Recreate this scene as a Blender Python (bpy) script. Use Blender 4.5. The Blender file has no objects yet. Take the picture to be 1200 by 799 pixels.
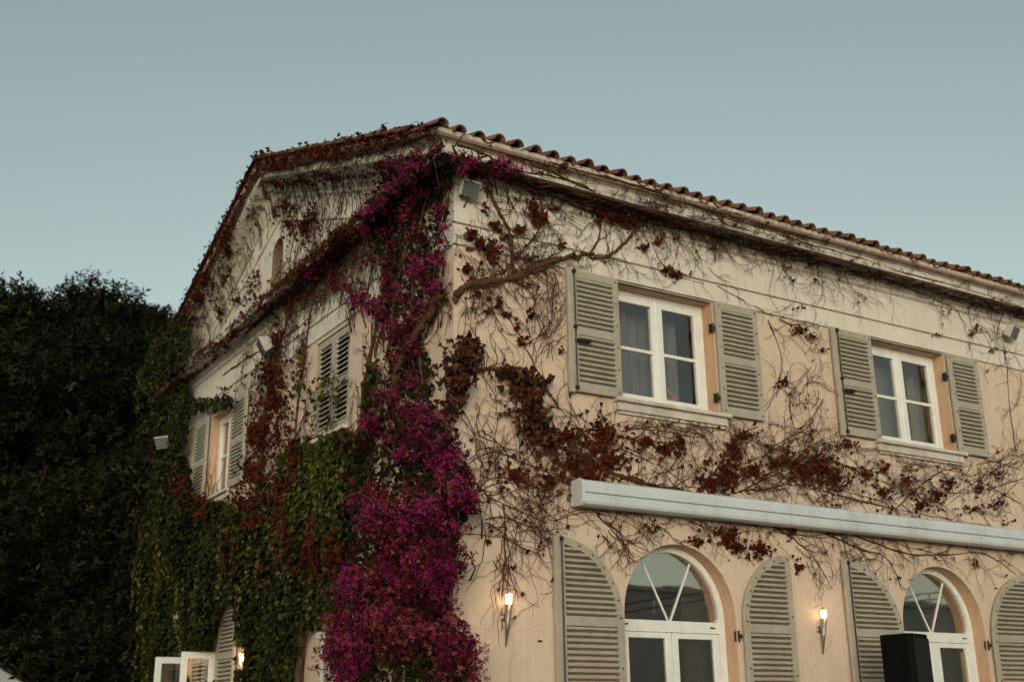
import bpy, math, random
import numpy as np
from mathutils import Matrix, Vector

S = bpy.context.scene
rng = np.random.default_rng(7)
random.seed(7)

# ------------------------------------------------------------------ camera
CAM = np.array([-5.02473, -9.10559, 1.60])
YAW, PITCH, ROLL, FPX = 0.5567815, 0.3198708, -0.0141239, 1369.04
PW, PH = 1200.0, 799.0
FW = np.array([math.sin(YAW)*math.cos(PITCH), math.cos(YAW)*math.cos(PITCH), math.sin(PITCH)])
R0 = np.array([math.cos(YAW), -math.sin(YAW), 0.0]); U0 = np.cross(R0, FW)
RT = R0*math.cos(ROLL)+U0*math.sin(ROLL); UP = -R0*math.sin(ROLL)+U0*math.cos(ROLL)
cd = bpy.data.cameras.new('camera'); cam = bpy.data.objects.new('camera', cd)
S.collection.objects.link(cam)
M4 = Matrix.Identity(4)
for i in range(3):
    M4[i][0] = RT[i]; M4[i][1] = UP[i]; M4[i][2] = -FW[i]; M4[i][3] = CAM[i]
cam.matrix_world = M4
cd.sensor_width = 36.0; cd.sensor_fit = 'HORIZONTAL'; cd.lens = 36.0*FPX/PW
cd.clip_start = 0.1; cd.clip_end = 6000
cd.dof.use_dof = True; cd.dof.focus_distance = 11.8; cd.dof.aperture_fstop = 1.3
S.camera = cam

# ------------------------------------------------------------------ world, sun, exposure
SUN_EL, SUN_AZ = math.radians(5.0), math.radians(214)      # azimuth clockwise from +Y
w = bpy.data.worlds.new('World'); S.world = w; w.use_nodes = True
nt = w.node_tree; nt.nodes.clear()
sky = nt.nodes.new('ShaderNodeTexSky'); sky.sky_type = 'NISHITA'; sky.sun_disc = False
sky.sun_elevation = SUN_EL; sky.sun_rotation = SUN_AZ
sky.altitude = 0; sky.air_density = 1.0; sky.dust_density = 1.6; sky.ozone_density = 1.0
hs = nt.nodes.new('ShaderNodeHueSaturation'); hs.inputs['Saturation'].default_value = 0.50
mx = nt.nodes.new('ShaderNodeMix'); mx.data_type = 'RGBA'; mx.blend_type = 'MULTIPLY'
mx.inputs[0].default_value = 1.0; mx.inputs[7].default_value = (0.965, 1.05, 0.96, 1)
bg = nt.nodes.new('ShaderNodeBackground'); bg.inputs[1].default_value = 0.15
wo = nt.nodes.new('ShaderNodeOutputWorld')
nt.links.new(sky.outputs[0], hs.inputs['Color']); nt.links.new(hs.outputs[0], mx.inputs[6])
nt.links.new(mx.outputs[2], bg.inputs[0]); nt.links.new(bg.outputs[0], wo.inputs[0])
sl = bpy.data.lights.new('sun', 'SUN'); sl.energy = 0.45; sl.angle = math.radians(30); sl.color = (1.0, 0.83, 0.70)
so = bpy.data.objects.new('sun', sl); S.collection.objects.link(so)
sd = Vector((math.sin(SUN_AZ)*math.cos(0.25), math.cos(SUN_AZ)*math.cos(0.25), math.sin(0.25)))
so.rotation_euler = sd.to_track_quat('Z', 'Y').to_euler()
S.view_settings.view_transform = 'Standard'; S.view_settings.look = 'None'
S.view_settings.gamma = 1.0; S.view_settings.use_curve_mapping = False
S.view_settings.exposure = 0.68

# ------------------------------------------------------------------ pixel helpers
def ray(px, py):
    d = FW*FPX + RT*(px-PW/2) - UP*(py-PH/2)
    return d/np.linalg.norm(d)
def on(ax, val, px, py):
    d = ray(px, py); return CAM + d*((val-CAM[ax])/d[ax])

# ------------------------------------------------------------------ object helpers
COL = S.collection
def link(o, parent=None, label=None, cat=None, group=None, kind=None):
    COL.objects.link(o)
    if parent is not None: o.parent = parent
    if label: o['label'] = label
    if cat: o['category'] = cat
    if group: o['group'] = group
    if kind: o['kind'] = kind
    return o
def empty(name, loc, label=None, cat=None, group=None, rz=0.0, parent=None):
    o = bpy.data.objects.new(name, None); o.location = loc; o.rotation_euler = (0, 0, rz)
    o.empty_display_size = 0.1
    return link(o, parent, label, cat, group)
class MB:
    """collects vertices and faces of one mesh"""
    def __init__(s): s.v = []; s.f = []
    def add(s, vs, fs):
        b = len(s.v); s.v += [tuple(float(c) for c in p) for p in vs]
        s.f += [tuple(b+i for i in f) for f in fs]
    def box(s, x0, x1, y0, y1, z0, z1, T=None):
        vs = [(x, y, z) for x in (x0, x1) for y in (y0, y1) for z in (z0, z1)]
        if T is not None: vs = [T(p) for p in vs]
        s.add(vs, [(0,1,3,2),(4,6,7,5),(0,4,5,1),(2,3,7,6),(0,2,6,4),(1,5,7,3)])
    def quad(s, a, b, c, d): s.add([a, b, c, d], [(0,1,2,3)])
    def cyl(s, a, b, r0, r1=None, n=8, cap=True):
        r1 = r0 if r1 is None else r1
        a = np.array(a, float); b = np.array(b, float); d = b-a; d /= np.linalg.norm(d)
        e = np.cross(d, (0,0,1.0)) if abs(d[2]) < .9 else np.cross(d, (1.0,0,0)); e /= np.linalg.norm(e); g = np.cross(d, e)
        vs = []
        for p, r in ((a, r0), (b, r1)):
            for k in range(n):
                t = 2*math.pi*k/n; vs.append(p+r*(math.cos(t)*e+math.sin(t)*g))
        fs = [(k, (k+1)%n, n+(k+1)%n, n+k) for k in range(n)]
        if cap: fs += [tuple(range(n))[::-1], tuple(range(n, 2*n))]
        s.add(vs, fs)
    def prism(s, poly, ext, T):
        """poly: 2D list (a,b); extruded from ext[0] to ext[1]; T maps (a,b,e)->xyz"""
        n = len(poly); vs = [T(a, b, ext[0]) for a, b in poly]+[T(a, b, ext[1]) for a, b in poly]
        fs = [tuple(range(n)), tuple(range(n, 2*n))[::-1]]+[(k, n+k, n+(k+1)%n, (k+1)%n) for k in range(n)]
        s.add(vs, fs)
    def mesh(s, name, mat, smooth=False, bevel=0):
        me = bpy.data.meshes.new(name); me.from_pydata(s.v, [], s.f); me.update()
        if mat: me.materials.append(mat)
        import bmesh
        bm = bmesh.new(); bm.from_mesh(me); bmesh.ops.recalc_face_normals(bm, faces=bm.faces)
        if bevel: bmesh.ops.bevel(bm, geom=list(bm.edges), offset=bevel, segments=1, affect='EDGES', clamp_overlap=True)
        bm.to_mesh(me); bm.free()
        if smooth: me.polygons.foreach_set('use_smooth', [True]*len(me.polygons))
        return me
    def obj(s, name, mat, parent=None, smooth=False, bevel=0, **k):
        return link(bpy.data.objects.new(name, s.mesh(name, mat, smooth, bevel)), parent, **k)
def np_obj(name, V, F, mat, parent=None, tint=None, smooth=False, **k):
    """fast mesh: V (n,3), F (m,3|4)"""
    me = bpy.data.meshes.new(name); V = np.asarray(V, np.float32); F = np.asarray(F, np.int32)
    me.vertices.add(len(V)); me.vertices.foreach_set('co', V.ravel())
    nl = F.shape[1]
    me.loops.add(F.size); me.loops.foreach_set('vertex_index', F.ravel())
    me.polygons.add(len(F)); me.polygons.foreach_set('loop_start', np.arange(0, F.size, nl, dtype=np.int32))
    if smooth: me.polygons.foreach_set('use_smooth', np.ones(len(F), bool))
    if tint is not None:
        a = me.attributes.new('tint', 'FLOAT', 'POINT'); a.data.foreach_set('value', np.asarray(tint, np.float32))
    me.update(calc_edges=True); me.validate()
    me.materials.append(mat)
    return link(bpy.data.objects.new(name, me), parent, **k)

# ------------------------------------------------------------------ materials
def base_mat(name, rough=0.8, spec=0.3):
    m = bpy.data.materials.new(name); m.use_nodes = True
    b = m.node_tree.nodes['Principled BSDF']; b.inputs['Roughness'].default_value = rough
    b.inputs['Specular IOR Level'].default_value = spec
    return m, m.node_tree, b
def N(nt, t, **k):
    n = nt.nodes.new(t)
    for a, v in k.items(): setattr(n, a, v)
    return n
def ramp(nt, src, stops):
    r = N(nt, 'ShaderNodeValToRGB'); e = r.color_ramp.elements
    while len(e) < len(stops): e.new(0.5)
    for i, (p, c) in enumerate(stops): e[i].position = p; e[i].color = (*c, 1)
    nt.links.new(src, r.inputs[0]); return r.outputs[0]
def noise(nt, co, scale, detail=4, rough=0.55, mapping=None):
    n = N(nt, 'ShaderNodeTexNoise'); n.inputs['Scale'].default_value = scale
    n.inputs['Detail'].default_value = detail; n.inputs['Roughness'].default_value = rough
    if mapping is not None:
        mp = N(nt, 'ShaderNodeMapping'); mp.inputs['Scale'].default_value = mapping
        nt.links.new(co, mp.inputs[0]); co = mp.outputs[0]
    nt.links.new(co, n.inputs['Vector']); return n.outputs['Fac']
def mixc(nt, fac, a, b, mode='MIX'):
    m = N(nt, 'ShaderNodeMix'); m.data_type = 'RGBA'; m.blend_type = mode
    for s, v in ((0, fac), (6, a), (7, b)):
        if hasattr(v, 'links') or hasattr(v, 'is_linked'): nt.links.new(v, m.inputs[s])
        else: m.inputs[s].default_value = v if s == 0 else (*v, 1)
    return m.outputs[2]
def geo(nt): return N(nt, 'ShaderNodeNewGeometry').outputs['Position']
def bump(nt, b, h, strength, dist=0.01):
    n = N(nt, 'ShaderNodeBump'); n.inputs['Strength'].default_value = strength; n.inputs['Distance'].default_value = dist
    nt.links.new(h, n.inputs['Height']); nt.links.new(n.outputs[0], b.inputs['Normal'])
def m_simple(name, col, rough=0.7, var=0.12, scale=6.0, spec=0.3, dirt=None, bmp=0.0, metal=0.0, bscale=60):
    m, t, b = base_mat(name, rough, spec); b.inputs['Metallic'].default_value = metal
    p = geo(t); f = noise(t, p, scale, 5)
    lo = tuple(c*(1-var) for c in col); hi = tuple(min(1, c*(1+var)) for c in col)
    c = ramp(t, f, [(0.3, lo), (0.7, hi)])
    if dirt:
        d = noise(t, p, 2.3, 7, 0.7, (1, 1, .35)); r = ramp(t, d, [(0.52, (0,0,0)), (0.75, (dirt[3],)*3)])
        c = mixc(t, r, c, dirt[:3])
    t.links.new(c, b.inputs['Base Color'])
    if bmp: bump(t, b, noise(t, p, bscale, 4), bmp, 0.005)
    return m
def m_plaster(name, c1, c2, stain, bmp=0.5, stain_amt=0.55):
    m, t, b = base_mat(name, 0.9, 0.15); p = geo(t)
    f = noise(t, p, 0.9, 6, 0.6); c = ramp(t, f, [(0.32, c1), (0.68, c2)])
    f2 = noise(t, p, 14, 5, 0.7); c = mixc(t, 0.30, c, ramp(t, f2, [(0.3, tuple(x*.72 for x in c1)), (0.7, c2)]))
    s = noise(t, p, 3.2, 8, 0.68, (1.6, 1.6, .28)); r = ramp(t, s, [(0.50, (0,0,0)), (0.78, (stain_amt,)*3)])
    c = mixc(t, r, c, stain)
    s2 = noise(t, p, 5.0, 6, 0.6, (2.2, 2.2, .10)); r3 = ramp(t, s2, [(0.54, (0,0,0)), (0.80, (.5,)*3)]); c = mixc(t, r3, c, tuple(x*.85 for x in stain))
    sp = noise(t, p, 42, 3, 0.6); r2 = ramp(t, sp, [(0.66, (0,0,0)), (0.74, (.40,)*3)])
    c = mixc(t, r2, c, tuple(x*.55 for x in stain))
    cr = N(t, 'ShaderNodeTexVoronoi', feature='DISTANCE_TO_EDGE'); cr.inputs['Scale'].default_value = 0.8
    wn = N(t, 'ShaderNodeTexNoise'); wn.inputs['Scale'].default_value = 5; wn.inputs['Detail'].default_value = 6
    t.links.new(p, wn.inputs['Vector']); t.links.new(mixc(t, 0.12, p, wn.outputs['Color']), cr.inputs['Vector'])
    rc = ramp(t, cr.outputs['Distance'], [(0.0, (.30,)*3), (0.004, (0,0,0))])
    c = mixc(t, rc, c, tuple(x*.5 for x in stain))
    t.links.new(c, b.inputs['Base Color'])
    h = mixc(t, 0.5, noise(t, p, 30, 6, 0.7), noise(t, p, 4, 4)); bump(t, b, h, bmp, 0.012)
    return m
def m_leaf(name, stops, rough=0.6, trans=0.25, spec=0.25):
    m, t, b = base_mat(name, rough, spec)
    a = N(t, 'ShaderNodeAttribute', attribute_name='tint'); c = ramp(t, a.outputs['Fac'], stops)
    f = noise(t, geo(t), 35, 3); c = mixc(t, 0.35, c, mixc(t, f, c, (0.02, 0.012, 0.006)))
    t.links.new(c, b.inputs['Base Color'])
    tr = N(t, 'ShaderNodeBsdfTranslucent'); t.links.new(c, tr.inputs[0])
    ms = N(t, 'ShaderNodeMixShader'); ms.inputs[0].default_value = trans
    out = t.nodes['Material Output']; t.links.new(b.outputs[0], ms.inputs[1]); t.links.new(tr.outputs[0], ms.inputs[2])
    t.links.new(ms.outputs[0], out.inputs[0]); return m
def m_glass(name, refl, tint=(0.75, 0.78, 0.78)):
    m = bpy.data.materials.new(name); m.use_nodes = True; t = m.node_tree; t.nodes.clear()
    o = N(t, 'ShaderNodeOutputMaterial'); g = N(t, 'ShaderNodeBsdfGlossy'); g.inputs['Roughness'].default_value = 0.02
    g.inputs['Color'].default_value = (1.0, .93, .88, 1)
    tr = N(t, 'ShaderNodeBsdfTransparent'); tr.inputs[0].default_value = (*tint, 1)
    fr = N(t, 'ShaderNodeLayerWeight'); fr.inputs['Blend'].default_value = 0.35
    mr = N(t, 'ShaderNodeMapRange'); mr.inputs['To Min'].default_value = refl; mr.inputs['To Max'].default_value = 1.0
    fr.inputs['Blend'].default_value = 0.5; pw = N(t, 'ShaderNodeMath', operation='POWER'); pw.inputs[1].default_value = 3.5
    t.links.new(fr.outputs['Facing'], pw.inputs[0]); t.links.new(pw.outputs[0], mr.inputs['Value'])
    bn = N(t, 'ShaderNodeBump'); bn.inputs['Strength'].default_value = 0.035; bn.inputs['Distance'].default_value = 0.02
    t.links.new(noise(t, geo(t), 2.5, 1), bn.inputs['Height']); t.links.new(bn.outputs[0], g.inputs['Normal'])
    ms = N(t, 'ShaderNodeMixShader'); t.links.new(mr.outputs[0], ms.inputs[0])
    t.links.new(tr.outputs[0], ms.inputs[1]); t.links.new(g.outputs[0], ms.inputs[2]); t.links.new(ms.outputs[0], o.inputs[0])
    return m
def m_emit(name, col, s):
    m = bpy.data.materials.new(name); m.use_nodes = True; t = m.node_tree; t.nodes.clear()
    o = N(t, 'ShaderNodeOutputMaterial'); e = N(t, 'ShaderNodeEmission')
    e.inputs[0].default_value = (*col, 1); e.inputs[1].default_value = s; t.links.new(e.outputs[0], o.inputs[0]); return m

PEACH = m_plaster('plaster_peach', (.615,.482,.385), (.695,.567,.468), (.48,.34,.25))
CREAM = m_plaster('plaster_cream', (.65,.60,.535), (.74,.70,.635), (.46,.385,.31))
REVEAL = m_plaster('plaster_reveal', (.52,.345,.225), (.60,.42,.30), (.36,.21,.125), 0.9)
CORNICE = m_plaster('cornice_paint', (.56,.515,.45), (.69,.65,.59), (.24,.175,.125), .4, .75)
SHUT = m_simple('shutter_paint', (.375,.350,.290), .55, .10, 9, .35, (.22,.17,.12,.5), .15, bscale=90)
WHITE = m_simple('white_paint', (.76,.78,.77), .45, .06, 7, .4, (.45,.40,.34,.35))
SILL = m_simple('sill_stone', (.60,.56,.50), .8, .10, 8, .2, (.28,.22,.17,.7), .3)
AWN = m_simple('awning_metal', (.56,.625,.66), .42, .05, 3, .4, (.34,.29,.23,.55))
IRON = m_simple('black_iron', (.022,.018,.016), .5, .2, 20, .4)
TILE = None
STEM = m_simple('vine_bark', (.088,.045,.027), .9, .35, 40, .1, None, .6, bscale=120)
TRUNKM = m_simple('tree_bark', (.06,.045,.033), .9, .35, 12, .1, None, .6)
ROOM = m_simple('room_paint_and_shade', (.16,.13,.11), .9, .1)
CURT = m_simple('curtain_cloth', (.30,.25,.17), .9, .10, 20, .1)
STEEL = m_simple('brushed_steel', (.34,.30,.27), .42, .12, 30, .5, None, 0, .75)
BLACKP = m_simple('black_plastic', (.004,.004,.0045), .7, .2, 30, .08, None, .2, bscale=200)
LAMPW = m_simple('lamp_white', (.55,.53,.50), .5, .08, 9, .4, (.28,.22,.16,.5))
LAMPG = m_simple('lamp_glass', (.14,.15,.145), .15, .05, 5, .6)
GLASSU = m_glass('glass_upper', 0.085, (.93,.94,.94)); GLASSL = m_glass('glass_lower', 0.36, (.80,.82,.82))
BULB = m_emit('lit_bulb', (1.0, .66, .32), 4.5)
CANV = m_simple('white_canvas', (.62,.62,.63), .9, .04, 3, .1)
PINKW = m_simple('pink_wire', (.85,.22,.17), .5, .05)
def _tile():
    m, t, b = base_mat('terracotta', .88, .15); p = geo(t)
    oi = N(t, 'ShaderNodeObjectInfo')
    c = ramp(t, oi.outputs['Random'], [(0.0, (.11,.045,.030)), (.35, (.18,.078,.050)), (.7, (.26,.125,.08)), (1, (.14,.08,.058))])
    c = mixc(t, noise(t, p, 14, 6, .7), c, (.12,.06,.04))
    l = ramp(t, noise(t, p, 26, 6, .75), [(.58, (0,0,0)), (.72, (.7,)*3)]); c = mixc(t, l, c, (.16,.13,.09))
    t.links.new(c, b.inputs['Base Color']); bump(t, b, noise(t, p, 50, 5), .5, .006); return m
TILE = _tile()

# ------------------------------------------------------------------ ground
def ground_mat():
    m, t, b = base_mat('gravel_ground', .95, .1); p = geo(t)
    c = ramp(t, noise(t, p, 3.0, 8, .7), [(.3, (.16,.13,.10)), (.7, (.28,.24,.19))]); t.links.new(c, b.inputs['Base Color'])
    bump(t, b, noise(t, p, 40, 4), .4); return m
g = MB(); g.quad((-400,-400,0),(400,-400,0),(400,400,0),(-400,400,0)); g.obj('ground', ground_mat(), kind='structure')

# ================================================================== HOUSE
HX, HY = 12.4, 9.72            # length along the right front, width of the gable end
SL = 0.375                     # roof slope
G1, G2 = 6.26, 6.03
house = empty('house', (0, 0, 0), 'peach plastered two storey villa with green-grey louvred shutters and clay tile roof', 'house')

PROF = [(0.0, 6.66), (0.03, 6.68), (0.03, 6.725), (0.06, 6.745), (0.095, 6.785), (0.10, 6.80), (0.285, 6.802), (0.30, 6.805),
        (0.30, 6.905), (0.275, 6.915), (0.285, 6.93), (0.335, 6.95), (0.37, 6.985), (0.375, 7.02)]
_pz = np.array([q[1] for q in PROF]); _po = np.array([q[0] for q in PROF])
def prof(z):
    return np.interp(z, _pz, _po, left=0.0, right=0.375)
def profL(y, z):
    yy = np.minimum(y, HY-y)
    low = np.where(z < 6.93, prof(np.minimum(z, 6.90)), 0.0)
    zr = z - SL*np.maximum(yy, -0.4)
    rk = np.where(zr > 6.6, prof(zr - SL*0.2), 0.0)
    return np.where(z < 6.93, low, rk)

# --- wall with openings.  T(s, d, z): s along the wall, d depth inwards
def TR(s, d, z): return (s, d, z)
def TL(s, d, z): return (d, s, z)
def wall_panel(name, T, S0, S1, Z0, Z1, rects, arches, grooves, mat, topf=None, reveal_mat=None):
    """rects: (s0,s1,z0,z1,depth) ; arches: (s0,s1,z0,spring,depth)"""
    mb = MB()
    sb = {S0, S1}; zb = {Z0, Z1}
    for r in rects: sb |= {r[0], r[1]}; zb |= {r[2], r[3]}
    for a in arches: sb |= {a[0], a[1]}; zb |= {a[2], a[3], a[3]+(a[1]-a[0])/2+.02}
    for q in grooves: zb |= {q-.015, q+.015}
    sb = sorted(x for x in sb if S0 <= x <= S1); zb = sorted(x for x in zb if Z0 <= x <= Z1)
    def gd(z): return 0.032 if any(abs(z-q) < .014 for q in grooves) else 0.0
    for i in range(len(sb)-1):
        for j in range(len(zb)-1):
            a, b, c, d = sb[i], sb[i+1], zb[j], zb[j+1]; cs, cz = (a+b)/2, (c+d)/2
            if any(r[0] < cs < r[1] and r[2] < cz < r[3] for r in rects): continue
            skip = False
            for q in arches:
                if q[0] < cs < q[1]:
                    if q[2] < cz < q[3]: skip = True
                    elif q[3] < cz < q[3]+(q[1]-q[0])/2+.02: skip = True
            if skip: continue
            dd = gd(cz); mb.quad(T(a,dd,c), T(b,dd,c), T(b,dd,d), T(a,dd,d))
    for q in arches:
        m = (q[0]+q[1])/2; rr = (q[1]-q[0])/2; d = q[3]+rr+.02
        for k in range(20):
            t0 = math.pi*(1-k/20); t1 = math.pi*(1-(k+1)/20)
            p0 = (m+rr*math.cos(t0), q[3]+rr*math.sin(t0)); p1 = (m+rr*math.cos(t1), q[3]+rr*math.sin(t1))
            mb.quad(T(p0[0],0,p0[1]), T(p1[0],0,p1[1]), T(p1[0],0,d), T(p0[0],0,d))
    for q in grooves:
        if Z0 < q < Z1:
            for z in (q-.015, q+.015): mb.quad(T(S0,0,z), T(S1,0,z), T(S1,.032,z), T(S0,.032,z))
    if topf: topf(mb)
    for s0, s1, z0, z1, dp in rects:
        rv = MB()
        for A, B in (((s0,z0),(s1,z0)),((s1,z0),(s1,z1)),((s1,z1),(s0,z1)),((s0,z1),(s0,z0))):
            rv.quad(T(A[0],0,A[1]), T(B[0],0,B[1]), T(B[0],dp,B[1]), T(A[0],dp,A[1]))
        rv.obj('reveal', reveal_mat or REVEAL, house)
    for s0, s1, z0, zs, dp in arches:
        rv = MB(); m = (s0+s1)/2; rr = (s1-s0)/2
        pts = [(s0,z0)]+[(m+rr*math.cos(math.pi*(1-k/24)), zs+rr*math.sin(math.pi*(1-k/24))) for k in range(25)]+[(s1,z0)]
        for A, B in zip(pts[:-1], pts[1:]): rv.quad(T(A[0],0,A[1]), T(B[0],0,B[1]), T(B[0],dp,B[1]), T(A[0],dp,A[1]))
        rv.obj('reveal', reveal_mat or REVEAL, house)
    o = mb.obj(name, mat, house)
    return o
DP = 0.30
UW = [(1.93, 3.235, 4.745, 6.015), (5.70, 7.065, 4.745, 6.015)]
AW = [(1.86, 3.26, 0.05, 2.625), (5.745, 7.145, 0.05, 2.625)]
wall_panel('wall', TR, 0, HX, 0, G2-.015, [(a,b,c,d,DP) for a,b,c,d in UW], [(a,b,c,d,DP) for a,b,c,d in AW], [], PEACH)
wall_panel('frieze', TR, 0, HX, G2-.015, 6.70, [], [], [G2, G1], CREAM)
LW = [(2.40, 3.375, 4.78, 5.975), (6.27, 7.30, 4.745, 5.975)]
LA = [(6.32, 7.72, 0.05, 2.625)]
wall_panel('wall', TL, 0, HY, 0, G2-.015, [(LW[0][0],LW[0][1],LW[0][2],LW[0][3],.12), (*LW[1], DP)], [(*LA[0], DP)], [], PEACH)
wall_panel('frieze', TL, 0, HY, G2-.015, 6.85, [], [], [G2, G1], CREAM)
# tympanum with narrow arched niche
NY, NW, NZ0, NZS = 4.90, 0.20, 7.28, 7.72
def rake_z(y, o=0.0): return SL*(min(y, HY-y)+o)
def tymp():
    mb = MB(); ys = sorted(set(list(np.linspace(0, HY, 31))+[NY-NW, NY+NW, HY/2]+[NY+NW*math.cos(math.pi*k/8) for k in range(9)]))
    def top(y): return 6.86+rake_z(y)
    for a, b in zip(ys[:-1], ys[1:]):
        c = (a+b)/2
        if NY-NW < c < NY+NW:
            mb.quad((0,a,6.85),(0,b,6.85),(0,b,NZ0),(0,a,NZ0))
            za = NZS+math.sqrt(max(0, NW*NW-(a-NY)**2)); zb_ = NZS+math.sqrt(max(0, NW*NW-(b-NY)**2))
            mb.quad((0,a,za),(0,b,zb_),(0,b,top(b)),(0,a,top(a)))
        else: mb.quad((0,a,6.85),(0,b,6.85),(0,b,top(b)),(0,a,top(a)))
    mb.obj('tympanum', CREAM, house)
    r = MB(); pts = [(NY-NW,NZ0)]+[(NY-NW*math.cos(math.pi*k/12), NZS+NW*math.sin(math.pi*k/12)) for k in range(13)]+[(NY+NW,NZ0)]
    for A, B in zip(pts, pts[1:]+pts[:1]): r.quad((0,A[0],A[1]),(0,B[0],B[1]),(.25,B[0],B[1]),(.25,A[0],A[1]))
    r.add([(.25,a,b) for a, b in pts], [tuple(range(len(pts)))])
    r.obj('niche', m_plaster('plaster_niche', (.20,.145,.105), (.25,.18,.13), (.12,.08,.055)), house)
    # inner triangular fillet
    f = MB(); A = (HY/2, 8.18); 
    for sgn in (-1, 1):
        e = (HY/2+sgn*3.1, 8.18-3.1*SL); d = np.array([e[0]-A[0], e[1]-A[1]]); d /= np.linalg.norm(d); nn = np.array([-d[1], d[0]])*.012
        P = [(A[0]+nn[0],A[1]+nn[1]),(e[0]+nn[0],e[1]+nn[1]),(e[0]-nn[0],e[1]-nn[1]),(A[0]-nn[0],A[1]-nn[1])]
        f.prism(P, (-.018-.002*(sgn+1), 0.01), lambda a, b, x: (x, a, b))
    f.prism([(HY/2-3.1, 7.005),(HY/2+3.1, 7.005),(HY/2+3.1, 7.03),(HY/2-3.1, 7.03)], (-.02, .01), lambda a, b, x: (x, a, b))
    f.obj('panel_moulding', CORNICE, house)
tymp()
# cornice: swept profile, right front + wraps to the gable's base; raking part above
def cornice():
    mb = MB(); P = PROF[:9]+[(0.275, 6.915)]
    n = len(P)
    secs = [[(HX, -o, z) for o, z in P], [(-o, -o, z) for o, z in P], [(-o, HY+o, z) for o, z in P]]
    for A, B in zip(secs[:-1], secs[1:]):
        for k in range(n-1): mb.quad(A[k], B[k], B[k+1], A[k+1])
    # top weathering on the gable side
    mb.quad((-.275,-.275,6.915), (-.275,HY+.275,6.915), (0.0,HY+.275,6.945), (0.0,-.275,6.945))
    mb.obj('cornice', CORNICE, house)
    c = MB(); P2 = PROF[9:]; n = len(P2)
    A = [(HX, -o, z) for o, z in P2]; B = [(-o, -o, z) for o, z in P2]
    for k in range(n-1): c.quad(A[k], B[k], B[k+1], A[k+1])
    c.obj('gutter_moulding', CORNICE, house)
    r = MB(); P3 = [(o, z) for o, z in PROF]; n = len(P3)
    def sec(y):
        far = y > HY/2
        return [(-o, y, z+SL*((HY-y if far else y)+o)) for o, z in P3]
    s0 = [(-o, -o, z) for o, z in P3]; s2 = [(-o, HY+o, z) for o, z in P3]
    secs = [s0, sec(0.0), sec(HY/4), sec(HY/2), sec(HY*3/4), sec(HY), s2]
    for A, B in zip(secs[:-1], secs[1:]):
        for k in range(n-1): r.quad(A[k], B[k], B[k+1], A[k+1])
    r.obj('raking_cornice', CORNICE, house)
cornice()
# rest of the shell, unseen sides
sh = MB()
sh.quad((HX,0,0),(HX,HY,0),(HX,HY,6.9),(HX,0,6.9)); sh.quad((0,HY,0),(HX,HY,0),(HX,HY,6.9),(0,HY,6.9))
sh.add([(HX,0,6.9),(HX,HY,6.9),(HX,HY/2,6.9+SL*HY/2)], [(0,1,2)])
sh.obj('back_wall', PEACH, house)
rm = MB()
for z0, z1 in ((0.02, 3.72), (4.0, 6.62)):
    rm.box(.34, HX-.1, .34, HY-.2, z0, z1)
rm.v = rm.v; room = rm.obj('interior', ROOM, house)
# open the interior boxes towards the window openings: delete front (y=.34) and left (x=.34) faces
import bmesh
bm = bmesh.new(); bm.from_mesh(room.data)
bmesh.ops.delete(bm, geom=[f for f in bm.faces if all(abs(v.co.y-.34) < 1e-4 for v in f.verts) or all(abs(v.co.x-.34) < 1e-4 for v in f.verts)], context='FACES')
bm.to_mesh(room.data); bm.free()

# ------------------------------------------------------------------ roof
def roof_z(y): return 6.975+SL*(min(y, HY-y)+0.42)
rf = MB()
for sgn in (0, 1):
    def Y(y): return y if sgn == 0 else HY-y
    pl = [(Y(-.36), 6.985), (Y(HY/2-.001), roof_z(HY/2)-.02), (Y(HY/2-.001), roof_z(HY/2)-.075), (Y(-.36), 6.945)]
    rf.prism(pl, (-.36, HX+.2), lambda a, b, x: (x, a, b))
roof = rf.obj('roof', m_simple('roof_deck', (.22,.14,.10), .9, .2, 8, .1), house)
TP = 0.21; TH = math.atan(SL)
def tile_mesh(name, r0, r1, ln, up=True, n=8, th=.013):
    mb = MB(); sg = 1 if up else -1; vs = []
    arc = math.pi*(1.0 if up else .56)
    for (y, r) in ((0, r0), (ln, r1)):
        for rr in (r, r-th):
            for k in range(n+1):
                t = math.pi/2-arc/2+arc*k/n; vs.append((rr*math.cos(t), y, sg*(rr*math.sin(t))))
    m = n+1; fs = []
    for k in range(n):
        fs += [(k, k+1, 2*m+k+1, 2*m+k), (m+k, 3*m+k, 3*m+k+1, m+k+1), (k, m+k, m+k+1, k+1)]
    fs += [(0, 2*m, 3*m, m), (n, m+n, 3*m+n, 2*m+n)]
    mb.add(vs, fs); return mb.mesh(name, TILE, True)
cov_me = tile_mesh('tile', .067, .057, .40, th=.015); pan_me = tile_mesh('tile', .102, .106, .40, False)
def tile_obj(me, x, y, z, pitch, rz=0.0, roll=0.0):
    o = bpy.data.objects.new('tile', me); o.location = (x, y, z); o.rotation_euler = (pitch, roll, rz); return link(o, roof)
STEP = 0.33
nt_ = int((HX+.5)/TP)
restV = []; restF = []
def rest(me, Mx):
    b = sum(len(v) for v in restV); V = np.array([v.co[:] for v in me.vertices]); F = [p.vertices[:] for p in me.polygons]
    A = np.array(Mx); restV.append(V@A[:3,:3].T+A[:3,3]); restF.extend([tuple(b+i for i in f) for f in F])
nrow = int((HY/2+.44)/(math.cos(TH)*STEP))
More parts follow.
